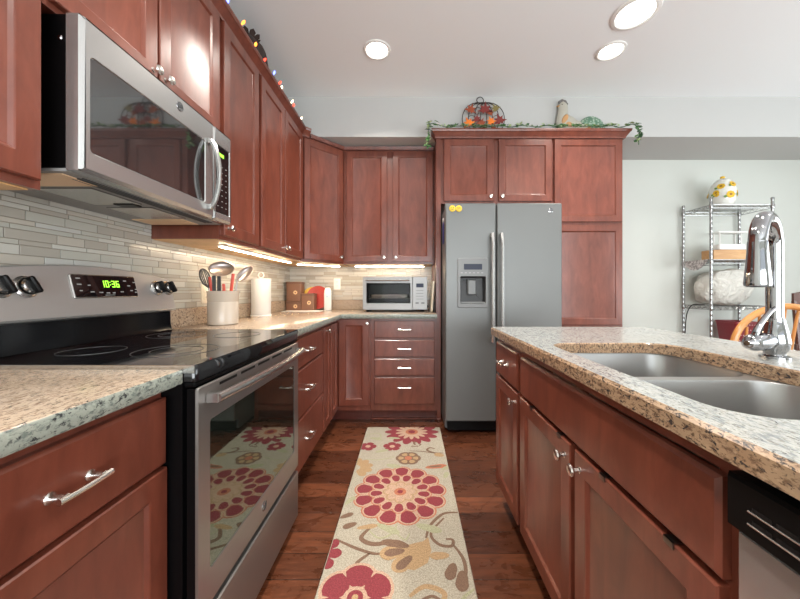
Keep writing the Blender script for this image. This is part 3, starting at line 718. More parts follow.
# ------------------------------------------------------------------ things on the counters
CTS = CT1 + .0006
cx, cy = -1.09, 1.89
t = thing('utensil_crock', 'cream ceramic utensil crock with a grooved band beside the range', 'crock', (cx, cy, CTS))
MB().lathe((cx, cy, CTS), (0, 0, 1), [(.072, 0), (.080, .006), (.081, .13), (.079, .134), (.081, .138), (.083, .185), (.085, .195), (.080, .196), (.076, .190), (.074, .02), (.02, .015)], 36).build('pot', CREAM, t)
GUN = mat('dark_silver_utensil', (.30, .26, .25), .28, .9); RED = mat('red_silicone', (.62, .06, .03), .4)
def stick(a, b, rr_=.005): return MB().tube([a, V(a).lerp(V(b), .5), b], rr_, 8)
ub = CTS + .0205
def ladle(name, lab, foot, neck, c, rad, tilt, m, hm=None):
    o = thing(name, lab, 'utensil', foot, 'utensils in the crock')
    stick(foot, neck).build('handle', hm or m, o)
    M = Matrix.Rotation(tilt[0], 3, 'X') @ Matrix.Rotation(tilt[1], 3, 'Y') @ Matrix.Rotation(tilt[2], 3, 'Z')
    mb = MB(); rings = []
    for s_, dz in ((1, 0), (.92, -.0)):                 # a shallow shell: outside then inside
        pass
    for k in range(7):
        th = PI/2*k/6*.98; rings.append([V(c) + M @ V((rad[0]*math.cos(th)*math.cos(q), rad[1]*math.cos(th)*math.sin(q), -rad[2]*math.sin(th))) for q in [2*PI*j/20 for j in range(20)]])
    ins = []
    for k in range(6, -1, -1):
        th = PI/2*k/6*.98; ins.append([V(c) + M @ V((.94*rad[0]*math.cos(th)*math.cos(q), .94*rad[1]*math.cos(th)*math.sin(q), -.9*rad[2]*math.sin(th))) for q in [2*PI*j/20 for j in range(20)]])
    mb.rings(rings + ins + [rings[0]], False, False).build('bowl', m, o)
ladle('serving_spoon', 'large dark metal spoon with its bowl turned to the room, tallest in the crock', (cx-.005, cy-.02, ub), (cx+.010, cy-.045, 1.235), (cx+.020, cy-.050, 1.262), (.066, .048, .024), (1.10, .35, .25), GUN)
ladle('serving_spoon', 'slanted dark metal spoon leaning right out of the crock', (cx+.02, cy+.038, ub), (cx+.058, cy+.050, 1.205), (cx+.094, cy+.062, 1.240), (.034, .060, .020), (1.2, .1, -.6), GUN)
ladle('ladle', 'dark ladle lying behind the large spoon in the crock', (cx-.042, cy+.022, ub), (cx-.050, cy+.040, 1.25), (cx-.060, cy+.044, 1.27), (.036, .036, .028), (1.3, -.3, 0), GUN)
o = thing('whisk', 'wire whisk leaning left out of the crock', 'utensil', (cx-.02, cy, ub), 'utensils in the crock')
a_, b_2 = V((cx-.02, cy+.0, ub)), V((cx-.066, cy-.030, 1.150)); stick(a_, b_2, .006).build('handle', GUN, o)
mb = MB(); ax = (b_2-a_).normalized(); e1 = ax.orthogonal().normalized(); e2 = ax.cross(e1)
for k in range(4):
    w = e1*math.cos(PI*k/4) + e2*math.sin(PI*k/4); loop = []
    for i in range(17):
        a = PI*i/16; loop.append(b_2 + ax*(.115*math.sin(a)**.8) + w*.036*math.cos(a)*math.sin(a)**.35 if 0 < i < 16 else b_2)
    mb.tube(loop, .0026, 5)
mb.build('wire_loops', DARKGREY, o)
for i, (dx0, dy0, dx1, dy1, zt, tw, hw, lab) in enumerate(((-.030, -.040, -.038, -.054, 1.215, -.008, .007, 'red handled utensil at the left front of the crock'), (.030, -.034, .040, -.056, 1.175, -.006, .008, 'short red handled utensil at the front of the crock'), (.050, -.002, .058, -.020, 1.235, .012, .008, 'long red handled utensil crossing the right of the crock'))):
    o = thing('spatula', lab, 'utensil', (cx+dx0, cy+dy0, ub), 'utensils in the crock')
    a = V((cx+dx1*.9, cy+dy1*.9, 1.10)); b = V((cx+dx1+tw, cy+dy1, zt))
    stick((cx+dx0, cy+dy0, ub), a, .004).build('shaft', BLACKPLASTIC, o)
    F = FV(a, (1, .3, 0), b-a); n = (b-a).length
    MB().rr(F, -hw, hw, 0, n, .005, [(.003, -.004), (0, -.002), (0, .002), (.003, .004)]).build('grip', RED, o)
o = thing('tongs', 'black handled utensil standing upright in the middle of the crock', 'utensil', (cx, cy-.05, ub), 'utensils in the crock')
mb = MB()
for s_ in (-1, 1): mb.box(cx+s_*.014-.009-.004, cx+s_*.014+.009-.004, cy-.062, cy-.054, ub, 1.222, .002)
mb.build('arm', DARKGREY, o, smooth=0)

px_, py_ = -1.158, 2.52
t = thing('paper_towel_holder', 'white paper towel holder with a loop top on the left counter', 'holder', (px_, py_, CTS))
MB().lathe((px_, py_, CTS), (0, 0, 1), [(.076, 0), (.078, .004), (.076, .012), (.01, .014)], 28).build('base', WHITE, t)
MB().lathe((px_, py_, CTS+.013), (0, 0, 1), [(.005, 0), (.005, .285)], 10).build('post', WHITE, t)
MB().tube(arc((px_, py_, CTS+.318), .021, 0, 2*PI, 20)[:-1], .0045, 8, closed=True).build('loop', WHITE, t)
mb = MB()
rg = [[V((px_ + q*math.cos(a), py_ + q*math.sin(a), z)) for a in [2*PI*j/32 for j in range(32)]] for q, z in ((.018, CTS+.0145), (.070, CTS+.0145), (.071, CTS+.017), (.071, CTS+.288), (.070, CTS+.2905), (.018, CTS+.2905), (.018, CTS+.0145))]
tag(mb.rings(rg, False, False).build('paper_towel_roll', WHITEPAPER, loc=(px_, py_, CTS+.0145)), 'white paper towel roll standing on its holder', 'paper towel')

CANB = mat('brown_canister', (.22, .105, .062), .45); CANL = mat('brown_canister_lid', (.17, .08, .05), .45); PETAL = mat('cream_petal', (.80, .55, .30), .5)
def canister(x, y, z, w, h, lab):
    t = thing('canister', lab, 'canister', (x, y, z), 'brown kitchen canisters')
    MB().rr(WF, x-w, x+w, y-w*.8, y+w*.8, .012, [(.004, z), (0, z+.004), (0, z+h-.022)]).build('box', CANB, t)
    MB().rr(WF, x-w-.003, x+w+.003, y-w*.8-.003, y+w*.8+.003, .014, [(0, z+h-.022), (0, z+h-.003), (.004, z+h)]).build('lid', CANL, t)
    F = Fr((x, y-w*.8, z), (1, 0, 0)); mb = MB(); c = (w*.25, h*.45)
    for k in range(8):
        a = 2*PI*k/8; u, v = c[0]+.014*math.cos(a), c[1]+.014*math.sin(a)
        mb.rings([[F.p(u+.0065*math.cos(q), v+.0065*math.sin(q), n) for q in [2*PI*j/10 for j in range(10)]] for n in (0, .0015)])
    mb.build('flower_motif', PETAL, t)
canister(-1.155, 3.275, CTS+.0015, .078, .088, 'low brown canister at the bottom of the stack in the corner')
canister(-1.155, 3.275, CTS+.0905, .074, .195, 'tall brown canister standing on the low one in the corner')
canister(-1.01, 3.245, CTS+.0015, .066, .168, 'single brown canister in front of the red plate')
RPL = mat('red_plate', (.42, .045, .035), .3); YPL = mat('yellow_plate', (.80, .50, .05), .3)
def plate_up(x, y, r, lean, m, lab, n0=0):
    ax = V((.0, -math.cos(lean), math.sin(lean))); c = V((x, y, CTS + .0015 + r*math.cos(lean) + .006))
    mb = MB().lathe(c, ax, [(r*.55, -.003), (r*.97, .007), (r, .009), (r*.98, .012), (r*.60, .003), (r*.05, .002)], 40)
    tag(mb.build('plate', m, loc=c), lab, 'plate', 'plates leaning on the back wall')
plate_up(-.945, 3.335, .120, .16, RPL, 'red round plate leaning behind the brown canister')
plate_up(-1.005, 3.365, .115, .12, YPL, 'yellow round plate showing behind the left edge of the red plate')
t = thing('soap_bottle', 'white bottle standing right of the red plate', 'bottle', (-.815, 3.22, CTS))
MB().rr(WF, -.852, -.778, 3.20, 3.245, .02, [(.004, CTS), (0, CTS+.006), (0, CTS+.165), (.004, CTS+.20), (.014, CTS+.222), (.019, CTS+.226)]).build('bottle_body', WHITE, t)
MB().lathe((-.815, 3.2, CTS+.14), (0, -1, 0), [(.012, 0), (.012, .002), (.008, .003)], 14).build('badge', mat('pale_blue', (.45, .6, .68), .4), t)
mb = MB().box(-1.20, -.84, 3.02, 3.17, CTS+.0002, CTS+.004, .001)
tag(mb.build('paper_sheet', WHITEPAPER, loc=(-1.0, 3.1, CTS), smooth=0), 'white flat sheet lying on the counter before the canisters', 'paper')

# toaster oven
t = thing('toaster_oven', 'silver toaster oven with a wide glass door on the back counter', 'toaster oven', (-.13, 3.12, CTS))
TO = Fr((0, 2.985, 0), (1, 0, 0)); a0, a1, b0, b1 = -.432, .165, CTS+.018, CTS+.325
mb = MB()                                              # open-fronted housing
mb.box(a0, a1, 3.0, 3.30, b0, b0+.02).box(a0, a1, 3.0, 3.30, b1-.02, b1, 0).box(a0, a0+.02, 3.0, 3.30, b0, b1).box(.025, a1, 3.0, 3.30, b0, b1).box(a0, a1, 3.28, 3.30, b0, b1)
mb.build('housing', SILVER, t, smooth=0)
mb = MB().box(a0+.02, .025, 3.0, 3.28, b0+.02, b0+.022).box(a0+.02, .025, 3.0, 3.28, b1-.022, b1-.02).box(a0+.02, a0+.022, 3.0, 3.28, b0+.022, b1-.022).box(.023, .025, 3.0, 3.28, b0+.022, b1-.022).box(a0+.022, .023, 3.276, 3.28, b0+.022, b1-.022)
mb.build('cavity', CAVITY, t, smooth=0)
for x in (a0+.04, a1-.04):
    for y in (3.03, 3.26): MB().lathe((x, y, CTS), (0, 0, 1), [(.014, 0), (.014, .018)], 10).build('foot', BLACKPLASTIC, t)
d = MB().plate(TO, rrect(a0, .026, b0+.004, b1, .006, 2), [rrect(a0+.034, .008, b0+.062, b1-.058, .006, 2)], -.014, .004, b=.003, hb=.001).build('door', SILVER, t)
GL = mat('oven_glass', (.75, .76, .76), .03, Transmission_Weight=1., IOR=1.1)
MB().rr(TO, a0+.034, .008, b0+.062, b1-.058, .006, [(.0003, -.008), (.0003, -.004)]).build('window', GL, d)
mb = MB().tube([TO.p(a0+.03, b1-.03, .034), TO.p(.0, b1-.03, .034)], .011, 10)
for u in (a0+.045, -.015): mb.fbox(TO, u-.008, u+.008, b1-.04, b1-.02, .003, .034)
mb.build('handle', STEELH, d)
c = MB().fbox(TO, .029, a1, b0+.004, b1, -.014, .004, .003).build('control_panel', SILVER, t, smooth=0)
MB().rr(TO, .062, .130, b1-.098, b1-.062, .003, [(0, .003), (0, .0055)]).build('display', BLUELED, c)
mb = MB()
for u in (.055, .108): mb.rr(TO, u, u+.03, b0+.06, b0+.07, .003, [(0, .003), (0, .006)])
for v in range(4): mb.fbox(TO, .062, .128, b0+.10+v*.026, b0+.103+v*.026, .0035, .0046)
mb.build('button', DARKGREY, c)
mb = MB()
for i in range(14): mb.tube([(a0+.035+i*.031, 3.03, b0+.11), (a0+.035+i*.031, 3.27, b0+.11)], .0015, 5)
mb.tube([(a0+.0195, 3.03, b0+.11), (.0255, 3.03, b0+.11)], .003, 6).tube([(a0+.0195, 3.26, b0+.11), (.0255, 3.26, b0+.11)], .003, 6)
mb.build('rack', WIRE, t)
mb = MB()
for y in (3.08, 3.2): mb.tube([(a0+.0195, y, b0+.045), (.0255, y, b0+.045)], .005, 8)
mb.build('heating_element', NICKEL, t)
MB().lathe((a1-.002, 3.05, b0+.03), (1, 0, 0), [(.013, 0), (.013, .012), (.009, .016)], 12).build('side_knob', BLACKPLASTIC, t)
rg = rrect(a0+.06, -.02, 3.05, 3.25, .02, 4)
mb = MB().rings([[V((x, y, b0+.1135)) for x, y in rg], [V((x, y, b0+.142)) for x, y in offset(rg, -.008)], [V((x, y, b0+.142)) for x, y in offset(rg, -.004)], [V((x, y, b0+.116)) for x, y in offset(rg, .003)]])
tag(mb.build('baking_pan', STEELH, loc=(-.2, 3.15, b0+.113)), 'metal pan on the rack inside the toaster oven', 'pan')

F = FV((.193, 2.90, CTS+.0015), (0, 1, 0), (.06, 0, 1))
mb = MB().rr(F, 0, .24, 0, .285, .03, [(.003, 0), (0, .003), (0, .012), (.003, .015)], 6)
tag(mb.build('cutting_board', IVORY, loc=(.2, 3.0, CTS)), 'cream cutting board leaning on the panel right of the toaster oven', 'cutting board')

def outlet(F, u, v, lab, m):
    t = thing('wall_outlet', lab, 'outlet', F.p(u, v, 0), 'wall outlets')
    MB().rr(F, u-.036, u+.036, v-.058, v+.058, .004, [(0, .0072), (0, .011), (.003, .013)]).build('plate', m, t)
    for k in (-1, 1):
        o = MB().rr(F, u-.017, u+.017, v+k*.021-.014, v+k*.021+.014, .008, [(0, .012), (0, .015)]).build('socket', m, t)
        mb = MB()
        for s in (-1, 1): mb.fbox(F, u+s*.006-.001, u+s*.006+.001, v+k*.021-.003, v+k*.021+.006, .015, .0152)
        mb.build('slot', DARKGREY, o, smooth=0)
outlet(Fr((0, YB, 0), (1, 0, 0)), -.765, 1.205, 'white wall outlet on the back wall left of the toaster oven', WHITE)
outlet(Fr((XL, 0, 0), (0, 1, 0)), 1.99, 1.115, 'beige wall outlet on the tiles behind the utensil crock', IVORY)

# ------------------------------------------------------------------ rug
RC = [mat('rug_'+n, c, .95) for n, c in (('cream', (.46, .41, .32)), ('wine', (.27, .045, .055)), ('rust', (.50, .18, .10)), ('tan', (.47, .31, .165)), ('brown', (.22, .13, .085)), ('sage', (.42, .41, .26)), ('blush', (.56, .37, .26)))]
for m in RC:
    nz = noise(m, coords(m), 190, 3, .7); bump(m, nz, .5, .003)
    c0 = tuple(bsdf(m).inputs['Base Color'].default_value)[:3]
    L(m, mix(m, 1., c0, ramp(m, nz, [(.35, (.66, .66, .66)), (.65, (1.25, 1.25, 1.25))]), 'MULTIPLY'), bsdf(m).inputs['Base Color'])
CRM, WINE, RUST, TAN, BRN, SAGE, BLUSH = range(7)
RX0, RX1, RY_0, RY_1 = -.348, .250, .84, 2.668
rug = MB(); rug.rr(WF, RX0, RX1, RY_0, RY_1, .006, [(0, .0005), (0, .007), (.003, .0095)], 3, CRM)
_zc = [0]
def zc(): _zc[0] += 1; return _zc[0]*1.6e-6
def clipx(p): return (min(max(p[0], RX0+.004), RX1-.004), min(max(p[1], RY_0+.004), RY_1-.004))
def flat(poly, lv, mi):
    P = [clipx(p) for p in poly]; c = clipx((sum(p[0] for p in P)/len(P), sum(p[1] for p in P)/len(P)))
    z = .0097 + lv*.0003 + zc(); n = len(P)
    rug.add([(c[0], c[1], z)] + [(x, y, z) for x, y in P], [(0, 1+i, 1+(i+1) % n) for i in range(n)], mi)
def petal(cx, cy, a, r0, r1, w, lv, mi, pt=.55):
    pts = []
    for i in range(16):
        q = 2*PI*i/16; s = (1-math.cos(q))/2; rad = r0+(r1-r0)*s
        pts.append((rad, w/2*math.sin(q)*(1.15 if s > pt else .95)))
    ca, sa = math.cos(a), math.sin(a)
    flat([(cx+u*ca-v*sa, cy+u*sa+v*ca) for u, v in pts], lv, mi)
def disc(cx, cy, r, lv, mi): flat([(cx+r*math.cos(2*PI*i/20), cy+r*math.sin(2*PI*i/20)) for i in range(20)], lv, mi)
def leaf(cx, cy, a, l, w, lv, mi): petal(cx, cy, a, 0, l, w, lv, mi)
def vine(pts, w, lv, mi):
    P = [V((x, y, 0)) for x, y in pts]; P = spline(P, 7); n = len(P); z = .0097+lv*.0004; A = []; 
    for i, p in enumerate(P):
        d = (P[min(i+1, n-1)] - P[max(i-1, 0)]); d = d.normalized() if d.length else V((1, 0, 0)); k = w/2*(.55+.45*math.sin(PI*i/(n-1)))
        for s in (1, -1):
            x, y = clipx((p.x - d.y*k*s, p.y + d.x*k*s)); A.append((x, y, z))
    rug.add(A, [(2*i, 2*i+1, 2*i+3, 2*i+2) for i in range(n-1)], mi)
# big medallion flower
bx, by = -.052, 1.806
for k in range(13):
    a = 2*PI*k/13+.1; petal(bx, by, a, .13, .262, .112, 1, RUST); petal(bx, by, a, .130, .256, .098, 2, BLUSH); petal(bx, by, a, .158, .248, .078, 3, WINE)
for k in range(13):
    a = 2*PI*k/13+.34; petal(bx, by, a, .06, .178, .076, 4, RUST); petal(bx, by, a, .06, .173, .066, 5, BLUSH); petal(bx, by, a, .100, .165, .046, 6, WINE)
for k in range(8): petal(bx, by, 2*PI*k/8, .0, .098, .06, 7, TAN)
for k in range(8): petal(bx, by, 2*PI*k/8, .02, .088, .044, 8, BLUSH)
disc(bx, by, .034, 9, RUST); disc(bx, by, .016, 10, WINE)
# top flower with pointed rays
tx, ty = .018, 2.575
for k in range(14): petal(tx, ty, 2*PI*k/14, .04, .215, .066, 1, WINE, .3)
for k in range(14): petal(tx, ty, 2*PI*k/14+.2, .03, .13, .03, 2, BLUSH, .3)
disc(tx, ty, .05, 3, RUST); disc(tx, ty, .028, 4, WINE)
def small(cx, cy, r, c1, c2, n=5, a0=0.):
    for k in range(n): petal(cx, cy, 2*PI*k/n+a0, .2*r, r, r*.85, 1, c1)
    disc(cx, cy, r*.30, 2, c2)
small(-.300, 2.335, .062, WINE, BLUSH); small(-.125, 2.335, .066, WINE, BLUSH, 5, .4); small(-.008, 2.172, .085, BRN, RUST, 6)
for k in range(6): petal(-.008, 2.172, 2*PI*k/6, .03, .068, .04, 2, TAN)
for k in range(5): petal(-.345, 2.055, -.9+.6*k, .03, .115, .05, 1, TAN)
for k in range(2): leaf(.012+.05*k, 2.33, .5+1.4*k, .085, .034, 1, BRN)
for k in range(2): leaf(.018+.05*k, 2.336, .5+1.4*k, .065, .018, 2, CRM)
vine([(.235, 2.24), (.17, 2.245), (.125, 2.28), (.145, 2.315), (.18, 2.30)], .016, 1, BRN); vine([(.0, 2.27), (.10, 2.26), (.235, 2.215)], .010, 1, BRN)
leaf(.235, 2.20, 2.7, .07, .05, 1, TAN); leaf(.10, 2.055, .18, .145, .045, 1, RUST); leaf(.12, 2.062, .15, .09, .02, 2, BRN)
for (x, y, a, l, w) in ((-.15, 2.09, -.3, .10, .045), (.20, 2.03, .6, .09, .035), (-.24, 2.25, .4, .10, .035), (-.30, 2.47, -.3, .10, .04), (-.07, 2.46, 3.0, .10, .03), (-.16, 1.56, -.5, .13, .04), (.03, 1.555, -.35, .13, .045), (.21, 1.94, 1.2, .07, .03), (-.34, 1.70, 1.0, .08, .03)): leaf(x, y, a, l, w, 1, SAGE)
vine([(-.34, 2.52), (-.25, 2.55), (-.22, 2.49), (-.27, 2.46)], .010, 1, SAGE); vine([(-.30, 2.16), (-.2, 2.15), (-.10, 2.19)], .009, 1, SAGE)
vine([(-.20, 1.53), (-.14, 1.47), (-.08, 1.50), (-.06, 1.56)], .010, 1, SAGE); vine([(-.06, 1.50), (-.02, 1.46), (.0, 1.50)], .009, 1, SAGE)
# tulip, stems and pods
for pts in ([(.245, 1.64), (.17, 1.63), (.10, 1.55), (.075, 1.47)], [(.17, 1.60), (.10, 1.50), (.13, 1.435), (.185, 1.425), (.195, 1.46), (.165, 1.465)], [(.195, 1.43), (.225, 1.36), (.225, 1.29), (.20, 1.24)], [(-.335, 1.465), (-.25, 1.42), (-.16, 1.385), (-.11, 1.385)], [(-.17, 1.385), (-.215, 1.34), (-.23, 1.29)]): vine(pts, .016, 1, BRN)
vine([(-.19, 1.53), (-.22, 1.47), (-.16, 1.435), (-.06, 1.45), (.0, 1.42)], .024, 2, BRN)
flat([(.085, 1.475), (.095, 1.40), (.075, 1.335), (.02, 1.30), (-.03, 1.31), (-.06, 1.37), (-.03, 1.42), (.02, 1.44), (.06, 1.45)], 2, TAN)
for (x, y, a, l, w, m_, lv) in ((-.02, 1.40, 3.35, .11, .07, TAN, 3), (-.02, 1.40, 3.35, .09, .04, BRN, 4), (.02, 1.38, 3.9, .12, .07, TAN, 3), (.01, 1.37, 3.95, .09, .04, BRN, 4), (.0, 1.42, 2.9, .13, .04, BRN, 4)): leaf(x, y, a, l, w, lv, m_)
for (x, y, a, l, w, m_) in ((.165, 1.30, 2.2, .0, .0, BRN), (.185, 1.335, 4.3, .085, .045, BRN), (.215, 1.30, 4.5, .095, .05, BRN), (.17, 1.375, 3.2, .085, .04, TAN), (-.255, 1.565, 3.6, .07, .035, BRN), (-.24, 1.535, 3.7, .0, .0, BRN), (-.25, 1.53, .2, .10, .03, TAN), (-.345, 1.60, .5, .07, .03, BRN)):
    if l: leaf(x, y, a, l, w, 2, m_)
# lower flower and further motifs towards the near end
lx, ly = -.200, 1.185
for k in range(6): petal(lx, ly, 2*PI*k/6+.52, .03, .152, .128, 1, BLUSH); petal(lx, ly, 2*PI*k/6+.52, .04, .140, .104, 2, WINE)
disc(lx, ly, .045, 3, BLUSH); disc(lx, ly, .03, 4, WINE); disc(lx, ly, .012, 5, TAN)
for k in range(3): petal(-.395, 1.385, -.75+.75*k, .03, .105, .05, 1, WINE)
vine([(.0, 1.19), (.06, 1.23), (.13, 1.20), (.10, 1.14)], .022, 1, TAN); vine([(.02, 1.16), (.08, 1.19), (.12, 1.17)], .012, 2, BRN); vine([(.245, 1.22), (.19, 1.17), (.21, 1.10)], .014, 1, SAGE)
small(.12, 1.0, .11, RUST, TAN, 6); small(-.22, .93, .07, TAN, BRN)
tag(rug.build('rug', RC, loc=(-.05, 1.75, 0), smooth=0, recalc=False), 'cream runner rug with red and tan flowers on the wood floor', 'rug')

# ------------------------------------------------------------------ dining side: rack, its load and the chairs
t = thing('wire_rack', 'chrome wire shelving rack against the back wall', 'shelving rack', (3.16, 3.23, 0))
KX0, KX1, KY0, KY1 = 2.87, 3.455, 3.075, 3.385
for x in (KX0, KX1):
    for y in (KY0, KY1):
        prof = [(.0125, 0), (.0125, .01)]
        z = .01
        prof = [(.016, 0), (.016, .012), (.0125, .014)]
        for k in range(40): zz = .04+k*.05; prof += [(.0125, zz-.004), (.0112, zz), (.0125, zz+.004)]
        prof += [(.0125, 2.005), (.0145, 2.007), (.0145, 2.02), (.009, 2.026)]
        MB().lathe((x, y, 0), (0, 0, 1), prof, 12).build('post', WIRE, t)
SHZ = [.50, .985, 1.43, 1.955]
for z in SHZ:
    mb = MB()
    for (xa, ya, xb, yb) in ((KX0, KY0, KX1, KY0), (KX0, KY1, KX1, KY1), (KX0, KY0, KX0, KY1), (KX1, KY0, KX1, KY1)):
        for dz in (0, -.032): mb.tube([(xa, ya, z+dz), (xb, yb, z+dz)], .0032, 6)
        n = 9 if xa != xb else 5
        mb.tube([V((xa, ya, z)).lerp(V((xb, yb, z)), i/(2*n)) + V((0, 0, -.032 if i % 2 else 0)) for i in range(2*n+1)], .0022, 5)
    for i in range(1, 23): x = KX0+(KX1-KX0)*i/23; mb.tube([(x, KY0, z+.002), (x, KY1, z+.002)], .0017, 5)
    for i in range(1, 4): y = KY0+(KY1-KY0)*i/4; mb.tube([(KX0, y, z-.001), (KX1, y, z-.001)], .0022, 5)
    for x in (KX0, KX1):
        for y in (KY0, KY1): mb.lathe((x, y, z-.036), (0, 0, 1), [(.015, 0), (.0175, .01), (.0175, .03), (.015, .042)], 12)
    mb.build('shelf', WIRE, t)
# cookie jar on top
jx, jy, jz = 3.125, 3.225, 1.9595
JAR = mat('jar_glaze', (.80, .80, .74), .15); SUN = mat('sunflower_yellow', (.80, .50, .03), .4); LEAFG = mat('leaf_green', (.16, .28, .06), .5)
t = thing('cookie_jar', 'white round jar painted with yellow flowers on top of the wire rack', 'jar', (jx, jy, jz))
prof = [(.060, 0), (.075, .010), (.096, .06), (.104, .12), (.102, .18), (.086, .235), (.064, .258)]
MB().lathe((jx, jy, jz), (0, 0, 1), prof, 32).build('pot', JAR, t)
MB().lathe((jx, jy, jz+.258), (0, 0, 1), [(.066, 0), (.068, .005), (.045, .024), (.015, .034)], 28).build('lid', JAR, t)
MB().ell((jx, jy, jz+.304), (.022, .018, .014)).build('lid_knob', SUN, t)
def jr(z):
    for (r0, z0), (r1, z1) in zip(prof, prof[1:]):
        if z0 <= z <= z1: return r0+(r1-r0)*(z-z0)/(z1-z0)
    return .06
SEED = mat('seed_brown', (.35, .18, .03), .5)
for (a, z, rr_) in ((-2.45, .200, .040), (-1.45, .215, .040), (-1.75, .110, .046), (-2.75, .12, .026), (-.75, .13, .042), (-2.8, .14, .034), (0, .15, .034), (1.2, .12, .04), (2.3, .15, .04)):
    rr_ *= .8; r = jr(z)+.002; c = V((jx+r*math.cos(a), jy+r*math.sin(a), jz+z)); n = V((math.cos(a), math.sin(a), .15 if z < .12 else .5)).normalized()
    n = V((math.cos(a), math.sin(a), -.25 if z < .09 else (.05 if z < .15 else .45))).normalized()
    e1 = n.cross(V((0, 0, 1))).normalized(); e2 = n.cross(e1); fl = MB()
    for k in range(8):
        q = 2*PI*k/8; fl.lathe(c + (e1*math.cos(q)+e2*math.sin(q))*rr_*.58, n, [(rr_*.40, -.004), (rr_*.40, .001), (rr_*.2, .002)], 8)
    fo = fl.build('flower_motif', SUN, t)
    MB().lathe(c, n, [(rr_*.34, -.002), (rr_*.34, .003), (rr_*.15, .005)], 10).build('flower_centre', SEED, fo)
    MB().lathe(c + e1*rr_*1.15 + e2*rr_*.5 - n*.004, n, [(rr_*.35, -.002), (rr_*.35, .002)], 7).build('leaf_motif', LEAFG, t)
# second shelf: wooden tray, white cake box on stand, lace mat
z = SHZ[2]+.004
tag(MB().box(2.92, 3.40, 3.10, 3.23, z, z+.095, .004).build('wooden_board', BOARD, loc=(3.16, 3.23, z), smooth=0), 'thick tan wooden board lying on the second shelf of the rack', 'board')
z2 = z+.0955
t = thing('cake_stand', 'white square two tier stand sitting on the wooden board', 'stand', (3.15, 3.23, z2))
CLR = mat('clear_plastic', (.8, .84, .84), .15, Transmission_Weight=.5)
MB().rr(WF, 2.985, 3.25, 3.11, 3.22, .02, [(.01, z2), (0, z2+.005), (0, z2+.045), (.006, z2+.055)]).build('base', WHITE, t)
MB().rr(WF, 2.97, 3.26, 3.105, 3.225, .012, [(0, z2+.165), (0, z2+.175), (.003, z2+.178)]).build('top_plate', WHITE, t)
for x in (3.01, 3.22):
    for y in (3.135, 3.195): MB().lathe((x, y, z2+.054), (0, 0, 1), [(.006, 0), (.006, .112)], 8).build('pillar', WHITE, t)
LACE = mat('lace_cloth', (.46, .42, .40), .9)
v_ = noise(LACE, coords(LACE), 90, 2); L(LACE, ramp(LACE, v_, [(.45, (.25, .22, .22)), (.55, (.62, .58, .56))]), bsdf(LACE).inputs['Base Color'])
mb = MB(); rg = []
for i in range(17):
    a = i/16; y = 3.098 + .265*a; dr_ = -.012-.085*math.sin(PI*a)**.75
    rg.append([V((2.856, y, z+.003)), V((2.854, y, z+dr_)), V((2.8565, y, z+dr_)), V((2.8585, y, z+.0005)), V((2.925, y, z+.0005)), V((2.925, y, z+.003))])
mb.rings(rg)
tag(mb.build('lace_doily', LACE, loc=(2.86, 3.23, z)), 'grey lace mat hanging over the left edge of the second shelf', 'doily')
# third shelf: white cloth bundle
z = SHZ[1]+.004
CLOTH = mat('white_cloth', (.70, .68, .62), .9); nz = noise(CLOTH, coords(CLOTH), 14, 4, .55, 1.5); bump(CLOTH, nz, 1., .035)
mb = MB(); nu, nv = 40, 18; rings = []; R = random.Random(9)
for i in range(nv+1):
    th = PI*i/nv; th = min(max(th, .03), PI-.03); ring = []
    for j in range(nu):
        a = 2*PI*j/nu; ex = .55
        cxx = math.copysign(abs(math.cos(a))**ex, math.cos(a)); sxx = math.copysign(abs(math.sin(a))**ex, math.sin(a)); st = math.sin(th)**.55
        w = 1 + .05*math.sin(5*a+3*th) + .04*math.sin(9*a-4*th) + .03*math.sin(14*a+9*th+1) - .06*abs(math.sin(3*a+2.5*th))
        zz = -math.copysign(abs(math.cos(th))**.7, math.cos(th))
        ring.append(V((3.135 + .235*cxx*st*w + .03*zz, 3.235 + .115*sxx*st*w, z + .182 + .175*zz*(1+.06*cxx))))
    rings.append(ring)
for r in rings:
    for p in r: p.z = max(p.z, z)
mb.rings(rings)
tag(mb.build('pillow', CLOTH, loc=(3.14, 3.235, z), smooth=80), 'crumpled white pillow on the third shelf of the rack', 'pillow')
mb = MB().tube(spline([(2.925, 3.20, SHZ[1]+.0110), (2.895, 3.225, SHZ[1]+.0112), (2.865, 3.25, SHZ[1]+.013), (2.845, 3.275, SHZ[1]-.015), (2.838, 3.305, SHZ[1]-.09), (2.836, 3.32, SHZ[1]-.22), (2.836, 3.325, SHZ[1]-.38)]), .0045, 8)
tag(mb.build('power_cord', BLACKPLASTIC, loc=(2.9, 3.06, SHZ[1])), 'thin black cord hanging down the left of the rack', 'cord')
z = SHZ[0]+.004
REDPOT = mat('dark_red_enamel', (.24, .02, .03), .3)
t = thing('red_bin', 'dark red patterned bin on the lowest shelf of the rack', 'bin', (3.25, 3.22, z))
MB().rings([[V((x, y, zz)) for x, y in rrect(3.25-w, 3.25+w, 3.22-d_, 3.22+d_, .03, 5)] for w, d_, zz in ((.075, .085, z), (.105, .115, z+.315), (.109, .119, z+.317), (.109, .119, z+.332), (.103, .113, z+.332), (.07, .08, z+.01))]).build('bin_body', REDPOT, t)
mb = MB()
for k in range(6):
    for j in range(6):
        F_ = Fr((3.25, 3.22-.085-.030*(j/6), z), (1, 0, 0)); mb.lathe(F_.p(-.065+k*.025+.012*(j % 2), .05+j*.05, .003), F_.n, [(.006, 0), (.006, .0025)], 6)
mb.build('dot_pattern', mat('pale_pink', (.6, .4, .38), .6), t)

